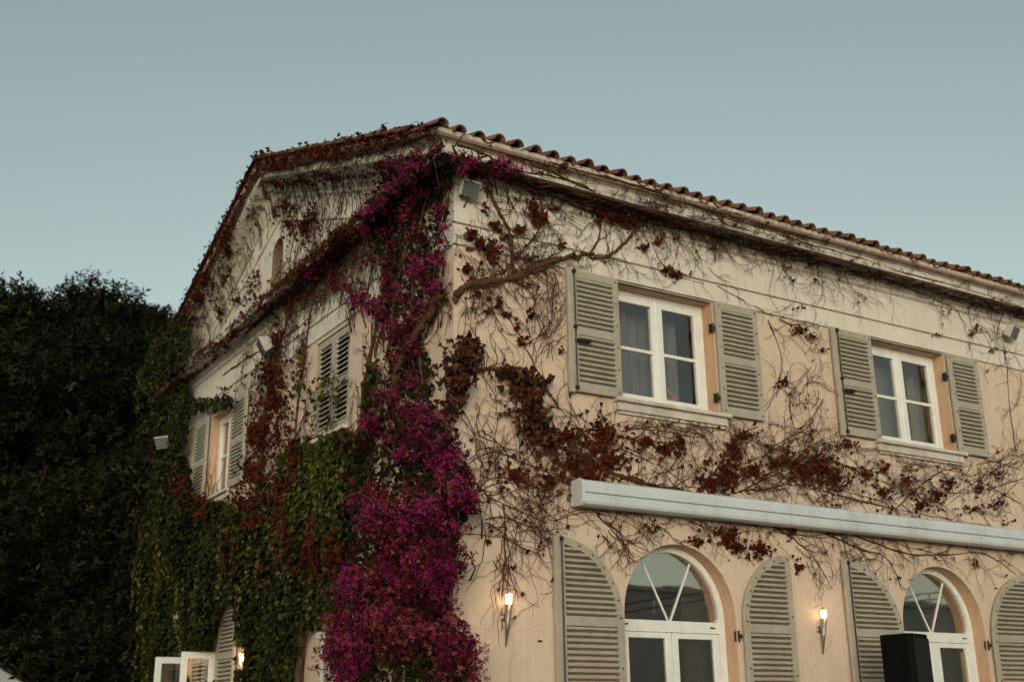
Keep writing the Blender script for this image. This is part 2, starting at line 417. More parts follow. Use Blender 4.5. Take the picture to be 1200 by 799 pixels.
for row in range(nrow):
    yy = -.425+row*STEP*math.cos(TH); zz = 6.978+SL*(yy+.425)+.030
    for i in range(nt_+1):
        x = -.367+TP*i
        jx, jy, jz = random.uniform(-.012,.012), random.uniform(-.03,.022), random.uniform(-.010,.010)
        if row <= 1 and x < 9.3:
            tile_obj(cov_me, x+jx, yy+jy, zz+jz, TH-.02+random.uniform(-.05,.03), random.uniform(-.05,.05), random.uniform(-.10,.10))
            if row == 0: tile_obj(pan_me, x+TP/2, yy+.03-jy, zz+.072, TH-.02)
        elif i > 0:
            rest(cov_me, Matrix.Translation((x+jx, yy+jy, zz))@Matrix.Rotation(TH-.02, 4, 'X'))
        if row > 0 or x >= 9.3: rest(pan_me, Matrix.Translation((x+TP/2, yy+.03, zz+.072))@Matrix.Rotation(TH-.02, 4, 'X'))
    if row > 0 or True:
        # verge course on the gable's two rakes (one tile per row, laid slightly out)
        if row > 1: tile_obj(cov_me, -.367+random.uniform(-.008,.008), yy, zz, TH-.02)
        tile_obj(cov_me, -.367+random.uniform(-.008,.008), HY-yy, zz, TH-.02, math.pi)
# far slope: plain run of covers joined
for row in range(nrow):
    yy = HY+.425-row*STEP*math.cos(TH); zz = 6.978+SL*(HY-yy+.445)+.024
    for i in range(1, nt_+1):
        x = -.367+TP*i
        Mx = Matrix.Translation((x, yy, zz))@Matrix.Rotation(math.pi, 4, 'Z')@Matrix.Rotation(TH-.02, 4, 'X'); rest(cov_me, Mx)
        Mx = Matrix.Translation((x+TP/2, yy-.03, zz+.072))@Matrix.Rotation(math.pi, 4, 'Z')@Matrix.Rotation(TH-.02, 4, 'X'); rest(pan_me, Mx)
for i in range(40):
    rest(cov_me, Matrix.Translation((-.42+i*.33, HY/2, roof_z(HY/2)+.03))@Matrix.Rotation(-math.pi/2, 4, 'Z')@Matrix.Diagonal((1.25,1,1.1,1)))
np_obj('upper_tiles', np.concatenate(restV), np.array(restF), TILE, roof, smooth=True, kind='stuff')

# ------------------------------------------------------------------ windows
def arch_ring(mb, m, zs, r_out, r_in, d0, d1, T, n=24):
    for k in range(n):
        a0 = math.pi*k/n; a1 = math.pi*(k+1)/n
        P = [(m+r*math.cos(a), zs+r*math.sin(a)) for a, r in ((a0,r_in),(a0,r_out),(a1,r_out),(a1,r_in))]
        mb.prism(P, (d0, d1), lambda s, z, d: T(s, d, z))
def TB(T): return lambda p: T(*p)
def sash_window(T, s0, s1, z0, z1, d=0.17):
    """two casements, two panes each; T(s, depth, z)"""
    f = MB(); e = TB(T); fw = .055; cs = .072; m = (s0+s1)/2; mz = z0+.085+(z1-z0-.17)*.49
    f.box(s0,s0+fw,d,d+.08,z0,z1,e); f.box(s1-fw,s1,d,d+.08,z0,z1,e)
    f.box(s0+fw,s1-fw,d+.001,d+.08,z1-fw,z1,e); f.box(s0+fw,s1-fw,d+.001,d+.08,z0,z0+.05,e)
    win = f.obj('window', WHITE, house)
    for a, b in ((s0+fw+.004, m-.004), (m+.004, s1-fw-.004)):
        c = MB(); lo, hi = z0+.055, z1-fw-.004
        c.box(a,a+cs,d-.012,d+.045,lo,hi,e); c.box(b-cs,b,d-.012,d+.045,lo,hi,e)
        c.box(a+cs,b-cs,d-.011,d+.045,lo,lo+cs,e); c.box(a+cs,b-cs,d-.011,d+.045,hi-cs,hi,e)
        c.box(a+cs,b-cs,d-.006,d+.035,mz-.018,mz+.018,e)
        c.obj('casement', WHITE, win, bevel=.004)
        for p, q in ((lo+cs, mz-.018), (mz+.018, hi-cs)):
            g = MB(); g.box(a+cs,b-cs,d+.012,d+.018,p,q,e); g.obj('pane', GLASSU, win)
    k = MB(); k.box(m-.028,m+.028,d-.026,d-.012,z0+.056,z1-fw-.005,e); k.obj('mullion_cover', WHITE, win, bevel=.005)
    s = MB(); s.box(s0-.10,s1+.10,-.10,d+.02,z0-.045,z0-.005,e); s.box(s0-.07,s1+.07,-.055,.0,z0-.13,z0-.045,e); s.box(s0-.05,s1+.05,-.03,.0,z0-.16,z0-.13,e)
    s.obj('sill', SILL, win, bevel=.006)
    return win
for a in UW: sash_window(TR, *a)
sash_window(TL, *LW[1], d=.12)
def arch_window(T, s0, s1, z0, zs, d=.17, doors=True):
    e = TB(T); f = MB(); m = (s0+s1)/2; r = (s1-s0)/2; fw = .085; tz0, tz1 = zs-.145, zs-.035
    f.box(s0,s0+fw,d,d+.08,z0,zs,e); f.box(s1-fw,s1,d,d+.08,z0,zs,e)
    arch_ring(f, m, zs, r, r-.06, d, d+.08, T)
    f.box(s0+fw,s1-fw,d-.008,d+.081,tz0,tz1,e)
    win = f.obj('arched_window', WHITE, house)
    vb = MB()
    for sg in (-1, 1):
        A = np.array([m+sg*.012, tz1]); ang = math.radians(27)*sg; L = math.sqrt((r-fw)**2-0)*1.02
        B = A+np.array([math.sin(ang), math.cos(ang)])*(L+.02); n_ = np.array([math.cos(ang), -math.sin(ang)])*.008
        vb.prism([tuple(A-n_), tuple(A+n_), tuple(B+n_), tuple(B-n_)], (d+.022-.002*sg, d+.05), lambda s, z, q: T(s, q, z))
    vb.obj('glazing_bar', WHITE, win)
    g = MB(); ri = r-.06; P = [(m-r+fw, tz1),(m-r+fw, zs)]+[(m+ri*math.cos(math.pi*(1-k/20)), zs+ri*math.sin(math.pi*(1-k/20))) for k in range(21)]+[(m+r-fw, zs),(m+r-fw, tz1)]
    g.prism(P, (d+.03, d+.036), lambda s, z, q: T(s, q, z)); g.obj('pane', GLASSL, win)
    if doors:
        cs = .075
        for a, b in ((s0+fw+.004, m-.004), (m+.004, s1-fw-.004)):
            c = MB(); lo, hi = z0+.02, tz0-.004
            c.box(a,a+cs,d-.004,d+.05,lo,hi,e); c.box(b-cs,b,d-.004,d+.05,lo,hi,e)
            c.box(a+cs,b-cs,d-.003,d+.05,hi-.055,hi,e); c.box(a+cs,b-cs,d-.003,d+.05,lo,lo+.5,e)
            c.obj('door_leaf', WHITE, win, bevel=.004)
            g = MB(); g.box(a+cs,b-cs,d+.015,d+.021,lo+.5,hi-.055,e); g.obj('pane', GLASSL, win)
        c = MB()
        c.box(s0+fw+.03, s0+fw+.07, d-.02, d-.008, tz0+.06, tz0+.072, e); c.box(s1-fw-.12, s1-fw-.06, d-.02, d-.008, tz0+.05, tz0+.062, e)
        c.obj('drain_slot', IRON, win)
    return win
for a in AW: arch_window(TR, *a)
arch_window(TL, *LA[0], doors=False)

# ------------------------------------------------------------------ shutters.  local frame: s (width), d (proud of wall), z
_slats = {}
def slat_mesh(L, closed=False):
    k = (round(L, 2), closed)
    if k not in _slats:
        mb = MB()
        if closed: pr = [(-.022,-.026),(-.022,-.014),(.022,.026),(.022,.014)]
        else: pr = [(-.022,-.004),(-.024,.000),(-.024,.016),(-.021,.019),(.020,-.006),(.020,-.020)]
        mb.prism(pr, (0, 1), lambda u, v, x: (x, u, v))
        _slats[k] = mb.mesh('slat', SHUT)
    return _slats[k]
def shutter(T, base, s0, s1, z0, z1, mids, tall=None, rod=None, arch=False, rail=.085, bottom=.10, n_sp=.0535, zlow=None, stud=True, tilt=0.0):
    """shutter leaf against the wall; 'tall' = side (0/1) where the straight edge stands when arched"""
    d0, d1 = -base-.035, -base; e = TB(T); f = MB(); st = .075
    m = None
    if arch:
        W = s1-s0; zs = z1-W
        # quarter arch: centre at the tall side
        cx = s0 if tall == 0 else s1; sg = 1 if tall == 0 else -1
        far = cx+sg*W
        f.box(min(cx,cx+sg*st),max(cx,cx+sg*st),d0,d1,z0,z1-.004,e)
        f.box(min(far,far-sg*st),max(far,far-sg*st),d0,d1,z0,zs,e)
        n = 14
        for k in range(n):
            a0 = math.pi/2*k/n; a1 = math.pi/2*(k+1)/n
            P = [(cx+sg*r*math.cos(a), zs+r*math.sin(a)) for a, r in ((a0,W-st),(a0,W),(a1,W),(a1,W-st))]
            f.prism(P, (d0+.002, d1-.001), lambda s, z, d: T(s, d, z))
        def span(z):
            hw = W-st if z <= zs else math.sqrt(max(0, (W-st)**2-(z-zs)**2))
            a = cx+sg*(st-.01); b = cx+sg*(hw+.01)
            return (min(a,b), max(a,b))
        ztop = z1-st-.02
    else:
        f.box(s0,s0+st,d0,d1,z0,z1,e); f.box(s1-st,s1,d0,d1,z0,z1,e)
        f.box(s0+st,s1-st,d0+.001,d1,z1-rail,z1,e)
        def span(z): return (s0+st-.008, s1-st+.008)
        ztop = z1-rail
    f.box(s0+st,s1-st,d0+.001,d1,z0,z0+bottom,e)
    for q in mids: f.box(s0+st,s1-st,d0+.001,d1,q-.045,q+.045,e)
    sh = f.obj('shutter', SHUT, house, bevel=.004)
    segs = [z0+bottom]+[v for q in mids for v in (q-.045, q+.045)]+[ztop]
    for lo, hi in zip(segs[::2], segs[1::2]):
        cnt = max(1, int(round((hi-lo)/n_sp))); sp = (hi-lo)/cnt
        for k in range(cnt):
            z = lo+(k+.5)*sp; a, b = span(z)
            if b-a < .06: continue
            p = T(a, -base-.018, z); q = T(b, -base-.018, z)
            o = bpy.data.objects.new('slat', slat_mesh(b-a, base < 0)); v = Vector(q)-Vector(p)
            dd = Vector(T(0,1,0)); up = Vector((0,0,1)); tl = random.uniform(-.03,.03)
            Mx = Matrix.Identity(4)
            for i in range(3): Mx[i][0] = v[i]; Mx[i][1] = dd[i]; Mx[i][2] = up[i]; Mx[i][3] = p[i]
            o.matrix_world = Mx; link(o, sh)
    if stud:
        bt = MB()
        for s in (s0+st*.5, s1-st*.5):
            for z in np.linspace(z0+.05, (z1-.05) if not arch else (z1-(s1-s0) if (s > (s0+s1)/2) == (tall == 0) else z1-.05), 6):
                c = T(s, d0, z); c2 = T(s, d0-.006, z); bt.cyl(c, c2, .0105, .008, 6)
        if arch:
            for k in range(1, 6):
                a = math.pi/2*k/6.5; c = (cx+sg*(W-st/2)*math.cos(a), zs+(W-st/2)*math.sin(a)); bt.cyl(T(c[0], d0+.002, c[1]), T(c[0], d0-.005, c[1]), .0105, .008, 6)
        bt.obj('bolts', IRON, sh, kind='stuff')
    if rod is not None:
        r = MB(); r.cyl(T(rod, d0-.018, z0+.01), T(rod, d0-.018, z1-.005), .008, None, 6)
        for z in (z0+.03, (z0+z1)/2+.02, z1-.03): r.box(rod-.016, rod+.016, d0-.03, d0, z-.016, z+.016, e)
        zc = z0+(z1-z0)*.40 if not arch else 1.35
        r.cyl(T(rod, d0-.03, zc), T(rod+.14, d0-.035, zc+.004), .016, .022, 6); r.cyl(T(rod+.12, d0-.035, zc+.003), T(rod+.165, d0-.035, zc+.01), .026, .016, 6)
        r.obj('espagnolette', IRON, sh)
        b = MB(); b.box(s0-.045, s0+.012, d0-.012, d1-.003, z0-.02, z1+.005, e); b.obj('cover_strip', SHUT, sh, bevel=.004)
    return sh
def hinges(T, s, zs, sg):
    e = TB(T)
    for z in zs:
        h = MB()
        h.box(min(s, s-sg*.045), max(s, s-sg*.045), .01, .022, z-.05, z+.05, e); h.cyl(T(s-sg*.012, -.012, z-.055), T(s-sg*.012, -.012, z+.055), .013, None, 6)
        h.box(s-.02, s+.02, -.03, .012, z-.02, z+.02, e)
        h.obj('hinge', IRON, house)
for (a, b, c, d), (l0, r1) in zip(UW, ((1.31, 3.845), (5.06, 7.64))):
    shutter(TR, .03, l0, a-.02, 4.735, 6.02, [5.37], rod=l0+.035)
    shutter(TR, .03, b+.005, r1, 4.735, 6.02, [5.37])
    hinges(TR, b, (4.93, 5.72), 1)
for (a, b, c, zs), (l0, r1) in zip(AW, ((1.075, 4.025), (4.855, 8.02))):
    shutter(TR, .03, l0, a-.055, .25, 3.30, [1.25, 2.53], tall=0, arch=True, rod=l0+.03, bottom=.9)
    shutter(TR, .03, b+.06, r1, .25, 3.30, [1.25, 2.53], tall=1, arch=True, bottom=.9)
    hinges(TR, b+.03, (.8, 2.45), 1)
# gable end: closed pair, an open pair, an arched leaf by the garden door
my = (LW[0][0]+LW[0][1])/2
shutter(TL, -.05, LW[0][0]+.005, my-.003, LW[0][2]+.01, LW[0][3]-.005, [5.36], n_sp=.058, stud=False)
shutter(TL, -.05, my+.003, LW[0][1]-.005, LW[0][2]+.01, LW[0][3]-.005, [5.36], n_sp=.058, stud=False)
sb = MB(); sb.box(LW[0][0]-.08, LW[0][1]+.08, -.09, .1, 4.72, 4.765, TB(TL)); sb.obj('sill', SILL, house, bevel=.005)
dk = MB(); dk.box(LW[0][0], LW[0][1], .12, .125, LW[0][2], LW[0][3], TB(TL)); dk.obj('shade_backing', ROOM, house)  # dark sheet behind the slats, its colour stands in for shade in the gaps
shutter(TL, .03, 5.65, 6.25, 4.74, 6.0, [5.36], stud=False)
shutter(TL, .03, 7.32, 7.92, 4.74, 6.0, [5.36], stud=False)
shutter(TL, .03, 5.55, 6.27, .25, 3.30, [1.25, 2.53], tall=0, arch=True, stud=False, bottom=.9)
shutter(TL, .03, 7.77, 8.47, .25, 3.30, [1.25, 2.53], tall=1, arch=True, stud=False, bottom=.9)
vn = MB(); vn.box(.87, .915, -.006, .01, 2.335, 2.352); vn.obj('vent_slot', IRON, house)
# garden door leaves standing open at right angles to the gable wall
for y0 in (6.40, 7.60):
    f = MB(); x0, x1 = -.46, -.01
    f.box(x0,x0+.085,y0,y0+.045,.06,2.60); f.box(x1-.085,x1,y0,y0+.045,.06,2.60)
    f.box(x0+.085,x1-.085,y0+.001,y0+.045,2.515,2.60); f.box(x0+.085,x1-.085,y0+.001,y0+.045,.06,.55)
    dl = f.obj('open_door_leaf', WHITE, house, bevel=.004)
    gl = MB(); gl.box(x0+.085,x1-.085,y0+.018,y0+.024,.55,2.515); gl.obj('pane', GLASSL, dl)

# ------------------------------------------------------------------ things on and in the house
def curtain(s0, s1, y, z0, z1, label, n=60, mat=None):
    mb = MB(); P = []
    for k in range(n+1):
        s = s0+(s1-s0)*k/n; P.append((s, y+.025*math.sin(k*1.15)+.01*math.sin(k*.37)))
    for A, B in zip(P[:-1], P[1:]):
        mb.quad((A[0],A[1],z0),(B[0],B[1],z0),(B[0],B[1],z1),(A[0],A[1],z1))
        mb.quad((A[0],A[1]+.004,z0),(B[0],B[1]+.004,z0),(B[0],B[1]+.004,z1),(A[0],A[1]+.004,z1))
    return mb.obj('curtain', mat or CURT, None, True, label=label, cat='curtain', group='curtains behind the windows')
curtain(3.0, 3.5, .52, .06, 3.66, 'beige curtain behind the arched window between the two small wall lamps')
curtain(6.75, 7.4, .52, .06, 3.66, 'beige curtain behind the arched window beside the black loudspeaker')
NET = m_simple('net_cloth', (.17,.165,.17), .95, .06, 12, .05)
curtain(1.6, float(on(1,.46,793,420)[0]), .46, 4.05, 5.99, 'grey net curtain behind the upstairs window with the coat hanger', mat=NET)
curtain(5.4, float(on(1,.46,1057,470)[0]), .46, 4.05, 5.99, 'grey net curtain behind the upstairs window above the loudspeaker', mat=NET)
curtain(7.0, 7.4, .56, 4.05, 6.5, 'beige curtain at the side of the upstairs window above the loudspeaker')
# wire coat hanger hanging inside the upstairs window
p = on(1, .33, 779, 458); hp = MB(); hx, hz = float(p[0]), float(p[2])-.02
tri = [(-.17,-.06),(0,.06),(.17,-.06),(-.17,-.06)]
for (a, b), (c, d) in zip(tri[:-1], tri[1:]): hp.cyl((hx+a,.33,hz+b),(hx+c,.33,hz+d),.008,None,6)
hook = [(0,.06),(0,.10),(.02,.125),(.0,.145),(-.02,.13)]
for (a, b), (c, d) in zip(hook[:-1], hook[1:]): hp.cyl((hx+a,.33,hz+b),(hx+c,.33,hz+d),.004,None,6)
hp.obj('coat_hanger', PINKW, None, label='pink coat hanger seen through the upstairs window', cat='hanger')

# retracted awning
aw = empty('awning', (1.27, 0, 3.58), 'long white retracted awning cassette over the arched windows', 'awning')
def awl(mb, name, mat=AWN, bevel=.0, smooth=False):
    o = mb.obj(name, mat, None, smooth, bevel); o.parent = aw; o.location = (-1.27, 0, -3.58); return o
AX0, AX1 = 1.262, 11.6
up_ = [(-.02,3.69),(-.02,3.825),(-.16,3.835),(-.205,3.815),(-.215,3.775),(-.215,3.712),(-.205,3.705)]
lo_ = [(-.02,3.685),(-.20,3.700),(-.212,3.697),(-.222,3.690),(-.222,3.625),(-.212,3.598),(-.185,3.585),(-.06,3.590),(-.02,3.61)]
m1 = MB(); m1.prism(up_, (AX0+.035, AX1), lambda a, b, x: (x, a, b)); awl(m1, 'housing')
m1 = MB(); m1.prism(lo_, (AX0+.035, AX1), lambda a, b, x: (x, a, b)); awl(m1, 'front_bar')
m1 = MB(); m1.prism([(-.015,3.60),(-.015,3.832),(-.165,3.842),(-.212,3.82),(-.228,3.77),(-.228,3.61),(-.19,3.578),(-.05,3.582)], (AX0, AX0+.035), lambda a, b, x: (x, a, b)); awl(m1, 'end_cap', bevel=.004)
m1 = MB()
for x in (1.9, 4.3, 6.9, 9.4): m1.box(x, x+.09, -.02, .0, 3.62, 3.80)
awl(m1, 'mounting_bracket')
m1 = MB(); m1.prism([(a*1.012-.0005, b) for a, b in up_], (6.56, 6.585), lambda a, b, x: (x, a, b)); awl(m1, 'joint_cover')

# wall torches
def sconce(T, s, ztip, label, power):
    r = empty('wall_lamp', T(s, 0, ztip), label, 'wall lamp', 'lit torch lamps on the walls')
    b = Vector(T(s, 0, ztip))
    def put(mb, name, mat, smooth=True):
        o = mb.obj(name, mat, r, smooth); o.location = -b; return o
    mb = MB(); A = np.array(T(s, -.03, ztip)); B = np.array(T(s, -.085, ztip+.36)); mb.cyl(A, B, .006, .036, 12); put(mb, 'cone_body', STEEL)
    mb = MB(); C = np.array(T(s, -.092, ztip+.445)); mb.cyl(B+np.array([0,0,.003]), C, .026, .031, 12); put(mb, 'lamp_glass', BULB)
    mb = MB(); D = C+np.array([0,0,.004]); mb.cyl(D, D+np.array([0,0,.028]), .037, .006, 12); put(mb, 'cap', STEEL)
    mb = MB(); mb.cyl(T(s, 0.0, ztip+.25), T(s, -.06, ztip+.25), .012, None, 8); mb.cyl(T(s, 0.0, ztip+.25), T(s, -.008, ztip+.25), .035, None, 12); put(mb, 'wall_mount', STEEL)
    l = bpy.data.lights.new('lamp_light', 'POINT'); l.energy = power; l.color = (1.0, .62, .28); l.shadow_soft_size = .03
    lo = bpy.data.objects.new('lamp_light', l); lo.location = Vector(T(s, -.155, ztip+.43))-b; lo.parent = r; COL.objects.link(lo)
    return r
sconce(TR, .517, 2.287, 'lit metal torch lamp on the wall next to the bougainvillea', .40)
sconce(TR, 4.42, 2.297, 'lit metal torch lamp between the two arched windows', .40)
sconce(TL, 5.17, 2.06, 'lit lamp half buried in ivy on the gable wall', 2.2)

def floodlight(T, s, z, yaw, label, sc=1.0, conduit=False):
    """square lamp on a short arm; T(s, depth, z)"""
    base = Vector(T(s, 0, z)); r = empty('floodlight', base, label, 'floodlight', 'floodlights under the eaves')
    def loc(p):           # local p = (u along wall, out, up) rotated by yaw about z and tilted down
        u, o, v = [q*sc for q in p]; t = math.radians(28)
        o2 = o*math.cos(t)+v*math.sin(t); v2 = -o*math.sin(t)+v*math.cos(t)
        u3 = u*math.cos(yaw)-o2*math.sin(yaw); o3 = u*math.sin(yaw)+o2*math.cos(yaw)
        return T(s+u3, -.10*sc-o3, z+v2)
    def put(mb, name, mat, bevel=0):
        o = mb.obj(name, mat, r, False, bevel); o.location = -base; return o
    q = MB(); P = [(-.11,-.01,-.075),(.11,-.01,-.075),(.11,-.01,.075),(-.11,-.01,.075),(-.135,.10,-.10),(.135,.10,-.10),(.135,.10,.10),(-.135,.10,.10)]
    q.add([loc(a) for a in P], [(0,1,2,3),(4,7,6,5),(0,4,5,1),(1,5,6,2),(2,6,7,3),(3,7,4,0)]); put(q, 'housing', LAMPW, .006)
    q = MB(); P = [(-.115,.104,-.082),(.115,.104,-.082),(.115,.104,.082),(-.115,.104,.082),(-.115,.110,-.082),(.115,.110,-.082),(.115,.110,.082),(-.115,.110,.082)]
    q.add([loc(a) for a in P], [(0,1,2,3),(4,7,6,5),(0,4,5,1),(1,5,6,2),(2,6,7,3),(3,7,4,0)]); put(q, 'front_glass', LAMPG)
    q = MB(); q.cyl(T(s, 0, z-.02*sc), loc((0,.02,-.05)), .018*sc, None, 8); q.cyl(T(s,0,z-.02*sc), T(s,-.02,z-.02*sc), .05*sc, None, 10); put(q, 'arm', LAMPW)
    return r
floodlight(TR, .10, 6.62, -.05, 'white floodlight under the eaves at the house corner', .80)
floodlight(TR, 8.36, 6.52, -.3, 'white floodlight on the frieze far from the house corner', .9)
floodlight(TL, 4.75, 6.36, -.25, 'white floodlight on the gable wall above the reddened creeper', 1.1)
floodlight(TL, 9.35, 6.05, .6, 'white floodlight at the far end of the gable wall among leaves', 1.0)
cv = MB(); cv.cyl((-.02, 4.95, 6.33), (-.02, 4.95, 5.75), .018, None, 8)
cv.obj('conduit', LAMPW, None, True, label='pale cable conduit below the gable wall floodlight', cat='conduit')
# white bracket on the gable wall near the bougainvillea
br = empty('wall_bracket', (0, 2.62, 2.3), 'white metal bracket on the gable wall beside the bougainvillea', 'bracket')
q = MB(); q.box(-.16,0,-.06,.06,.21,.28); q.obj('head', SILL, br, bevel=.01)
q = MB(); q.box(-.12,-.085,-.018,.018,-.9,.20); q.box(-.08,0,-.025,.025,-.5,-.44); q.obj('stem', SILL, br, bevel=.006)

# loudspeaker on its stand
LX, LY = 4.70, -.85
sp = empty('loudspeaker', (LX, LY, 1.80), 'black loudspeaker standing in front of the arched window shutter', 'loudspeaker', rz=.25)
q = MB(); q.prism([(-.20,-.15),(-.17,-.19),(.17,-.19),(.20,-.15),(.15,.17),(-.15,.17)], (.012, .645), lambda a, b, z: (a, b, z)); q.obj('cabinet', BLACKP, sp, bevel=.012)
q = MB(); q.box(-.165,.165,-.20,-.191,.05,.60); q.obj('grille', m_simple('grille_mesh', (.006,.006,.006), .6, .3, 200, .3, None, .8, bscale=400), sp)
q = MB(); q.box(-.20,-.185,-.06,.06,.28,.38); q.box(.185,.20,-.06,.06,.28,.38); q.obj('handle', BLACKP, sp, bevel=.004)
ss = empty('speaker_stand', (LX, LY, 0), 'black tripod stand holding the loudspeaker', 'speaker stand')
q = MB(); q.cyl((0,0,.12),(0,0,1.81),.02,None,10); q.obj('pole', BLACKP, ss, True)
for k in range(3):
    a = k*2.0944+.4; q = MB(); q.cyl((0,0,.72),(.55*math.cos(a),.55*math.sin(a),.012),.013,None,8); q.obj('leg', BLACKP, ss, True)
q = MB(); q.cyl((0,0,.66),(0,0,.78),.036,None,10); q.obj('collar', BLACKP, ss, True)

# white canvas parasol far to the left
d_ = ray(-34, 764); d_ = d_/math.hypot(d_[0], d_[1]); pc = CAM+d_*19.0
ps = empty('parasol', (pc[0], pc[1], 0), 'white canvas parasol top below the dark trees', 'parasol')
hz_ = float(pc[2]); q = MB()
vs = [(0,0,hz_)]+[(1.5*math.cos(k*math.pi/4), 1.5*math.sin(k*math.pi/4), hz_-.72) for k in range(8)]
vs += [(a, b, c-.012) for a, b, c in vs]
q.add(vs, [(0,1+k,1+(k+1)%8) for k in range(8)]+[(9,10+(k+1)%8,10+k) for k in range(8)]+[(1+k,10+k,10+(k+1)%8,1+(k+1)%8) for k in range(8)])
q.obj('canopy', CANV, ps); q = MB(); q.cyl((0,0,0),(0,0,hz_+.12),.025,None,10); q.obj('pole', WHITE, ps, True)
q = MB(); q.cyl((0,0,0),(0,0,.06),.3,.28,16); q.obj('base', SILL, ps)

# the low building across the terrace, seen only as a reflection in the arched windows
ob = empty('terrace_building', (20, -19, 0), 'low flat roofed building across the terrace, reflected in the arched windows', 'building')
STONE = m_plaster('plaster_grey', (.36,.33,.31), (.44,.41,.385), (.26,.22,.19))
q = MB(); q.box(-16,16,-3,3,0,5.08); q.obj('wall', STONE, ob)
q = MB(); q.box(-16.1,16.1,-3.1,3.1,5.085,5.24); q.obj('coping', STONE, ob)
for k in range(7):
    q = MB(); q.box(-13.5+k*4.2,-12.3+k*4.2,3.0,3.05,1.0,2.6); q.obj('window', ROOM, ob)
# festoon cords over the terrace, also only reflected
for j, (dz, yy) in enumerate(((0, -6.0), (-.125, -6.02))):
    fr = empty('festoon_lights', (4.0, yy, 0), ('upper' if j == 0 else 'lower')+' cord of small festoon bulbs reflected in the arched windows', 'festoon lights', 'festoon cords over the terrace')
    pts = []
    for x in np.linspace(2.2, 19, 60):
        t = (x-6.7)/1.45; z = 3.484+dz+.157*(x-6.7)*(1 if x < 9.5 else 0)+(0 if x < 9.5 else .44-.03*(x-9.5)**1.0*0)
        if x >= 9.5: z = 3.484+dz+.44-.35*math.sin((x-9.5)/4.2*math.pi) if x < 13.7 else 3.484+dz+.44+.16*(x-13.7)
        pts.append((x-4.0, 0, z))
    q = MB()
    for a, b in zip(pts[:-1], pts[1:]): q.cyl(a, b, .011, None, 5, False)
    q.obj('cord', IRON, fr)
    for k in range(2, 58, 4):
        q = MB(); a = pts[k]; q.cyl(a, (a[0], 0, a[2]-.05), .014, None, 6); q.cyl((a[0],0,a[2]-.05), (a[0],0,a[2]-.10), .024, .012, 8); q.obj('bulb', CANV, fr, True)
    for k in (0, 59):
        q = MB(); q.cyl((pts[k][0], 0, 0), (pts[k][0], 0, pts[k][2]+.05), .03, None, 8); q.obj('post', IRON, fr)

# ================================================================== PLANTS
def proj(P):
    d = np.asarray(P)-CAM; z = d@FW; return np.stack([PW/2+FPX*(d@RT)/z, PH/2-FPX*(d@UP)/z], -1)
def hit(side, px, py):
    d = ray(px, py); ax = 1 if side == 'R' else 0
    P = CAM+d*(-CAM[ax]/d[ax])
    if P[2] < 6.62: return P
    t0 = (-.55-CAM[ax])/d[ax]; t1 = (.02-CAM[ax])/d[ax]
    for t in np.linspace(t0, t1, 60):
        P = CAM+d*t
        off = prof(P[2]) if side == 'R' else profL(P[1], P[2])
        if P[ax] >= -off: return P
    return P
def hitany(px, py):
    P = hit('R', px, py)
    if P[0] < -.3 or px < 526:
        return hit('L', px, py), 'L'
    return P, 'R'
def wallpt(side, s, z, out):
    s = np.asarray(s, float); z = np.asarray(z, float)
    if side == 'R': return np.stack([s, -(prof(z)+out), z], -1)
    return np.stack([-(profL(s, z)+out), s, z], -1)
def inpoly(poly, x, y):
    x = np.asarray(x); y = np.asarray(y); c = np.zeros(x.shape, bool); n = len(poly)
    for i in range(n):
        x1, y1 = poly[i]; x2, y2 = poly[(i+1) % n]
        k = ((y1 > y) != (y2 > y)) & (x < (x2-x1)*(y-y1)/((y2-y1) or 1e-9)+x1); c ^= k
    return c
_ph = rng.uniform(0, 6.28, (24, 2)); _dr = rng.normal(size=(24, 3))
def fbm(P, f=1.0):
    """smooth pseudo noise in about -1..1"""
    P = np.asarray(P); o = np.zeros(P.shape[:-1]); a = 1.0; tot = 0
    for lv in range(4):
        s = np.zeros_like(o)
        for k in range(6):
            d = _dr[lv*6+k]; s += np.sin(P@d*f*(1.9**lv)+_ph[lv*6+k, 0])
        o += a*s/3; tot += a; a *= .6
    return o/tot
def tubes(name, lines, mat, parent, n=4, **k):
    V = []; F = []; b = 0
    for P, R in lines:
        P = np.asarray(P, float); m = len(P)
        if m < 2: continue
        d = np.gradient(P, axis=0); d /= np.linalg.norm(d, axis=1)[:, None]+1e-9
        ref = np.where(np.abs(d[:, 2:3]) < .9, np.array([[0,0,1.0]]), np.array([[1.0,0,0]]))
        e = np.cross(d, ref); e /= np.linalg.norm(e, axis=1)[:, None]+1e-9; g = np.cross(d, e)
        R = np.broadcast_to(np.asarray(R, float), (m,))
        a = np.arange(n)*2*np.pi/n
        ring = P[:, None]+R[:, None, None]*(np.cos(a)[None, :, None]*e[:, None]+np.sin(a)[None, :, None]*g[:, None])
        V.append(ring.reshape(-1, 3))
        i = np.arange(m-1)[:, None]*n; j = np.arange(n)[None, :]
        F.append(np.stack([b+i+j, b+i+(j+1) % n, b+i+n+(j+1) % n, b+i+n+j], -1).reshape(-1, 4)); b += m*n
    return np_obj(name, np.concatenate(V), np.concatenate(F), mat, parent, smooth=True, **k)
def unit(a): return a/(np.linalg.norm(a, axis=-1, keepdims=True)+1e-9)
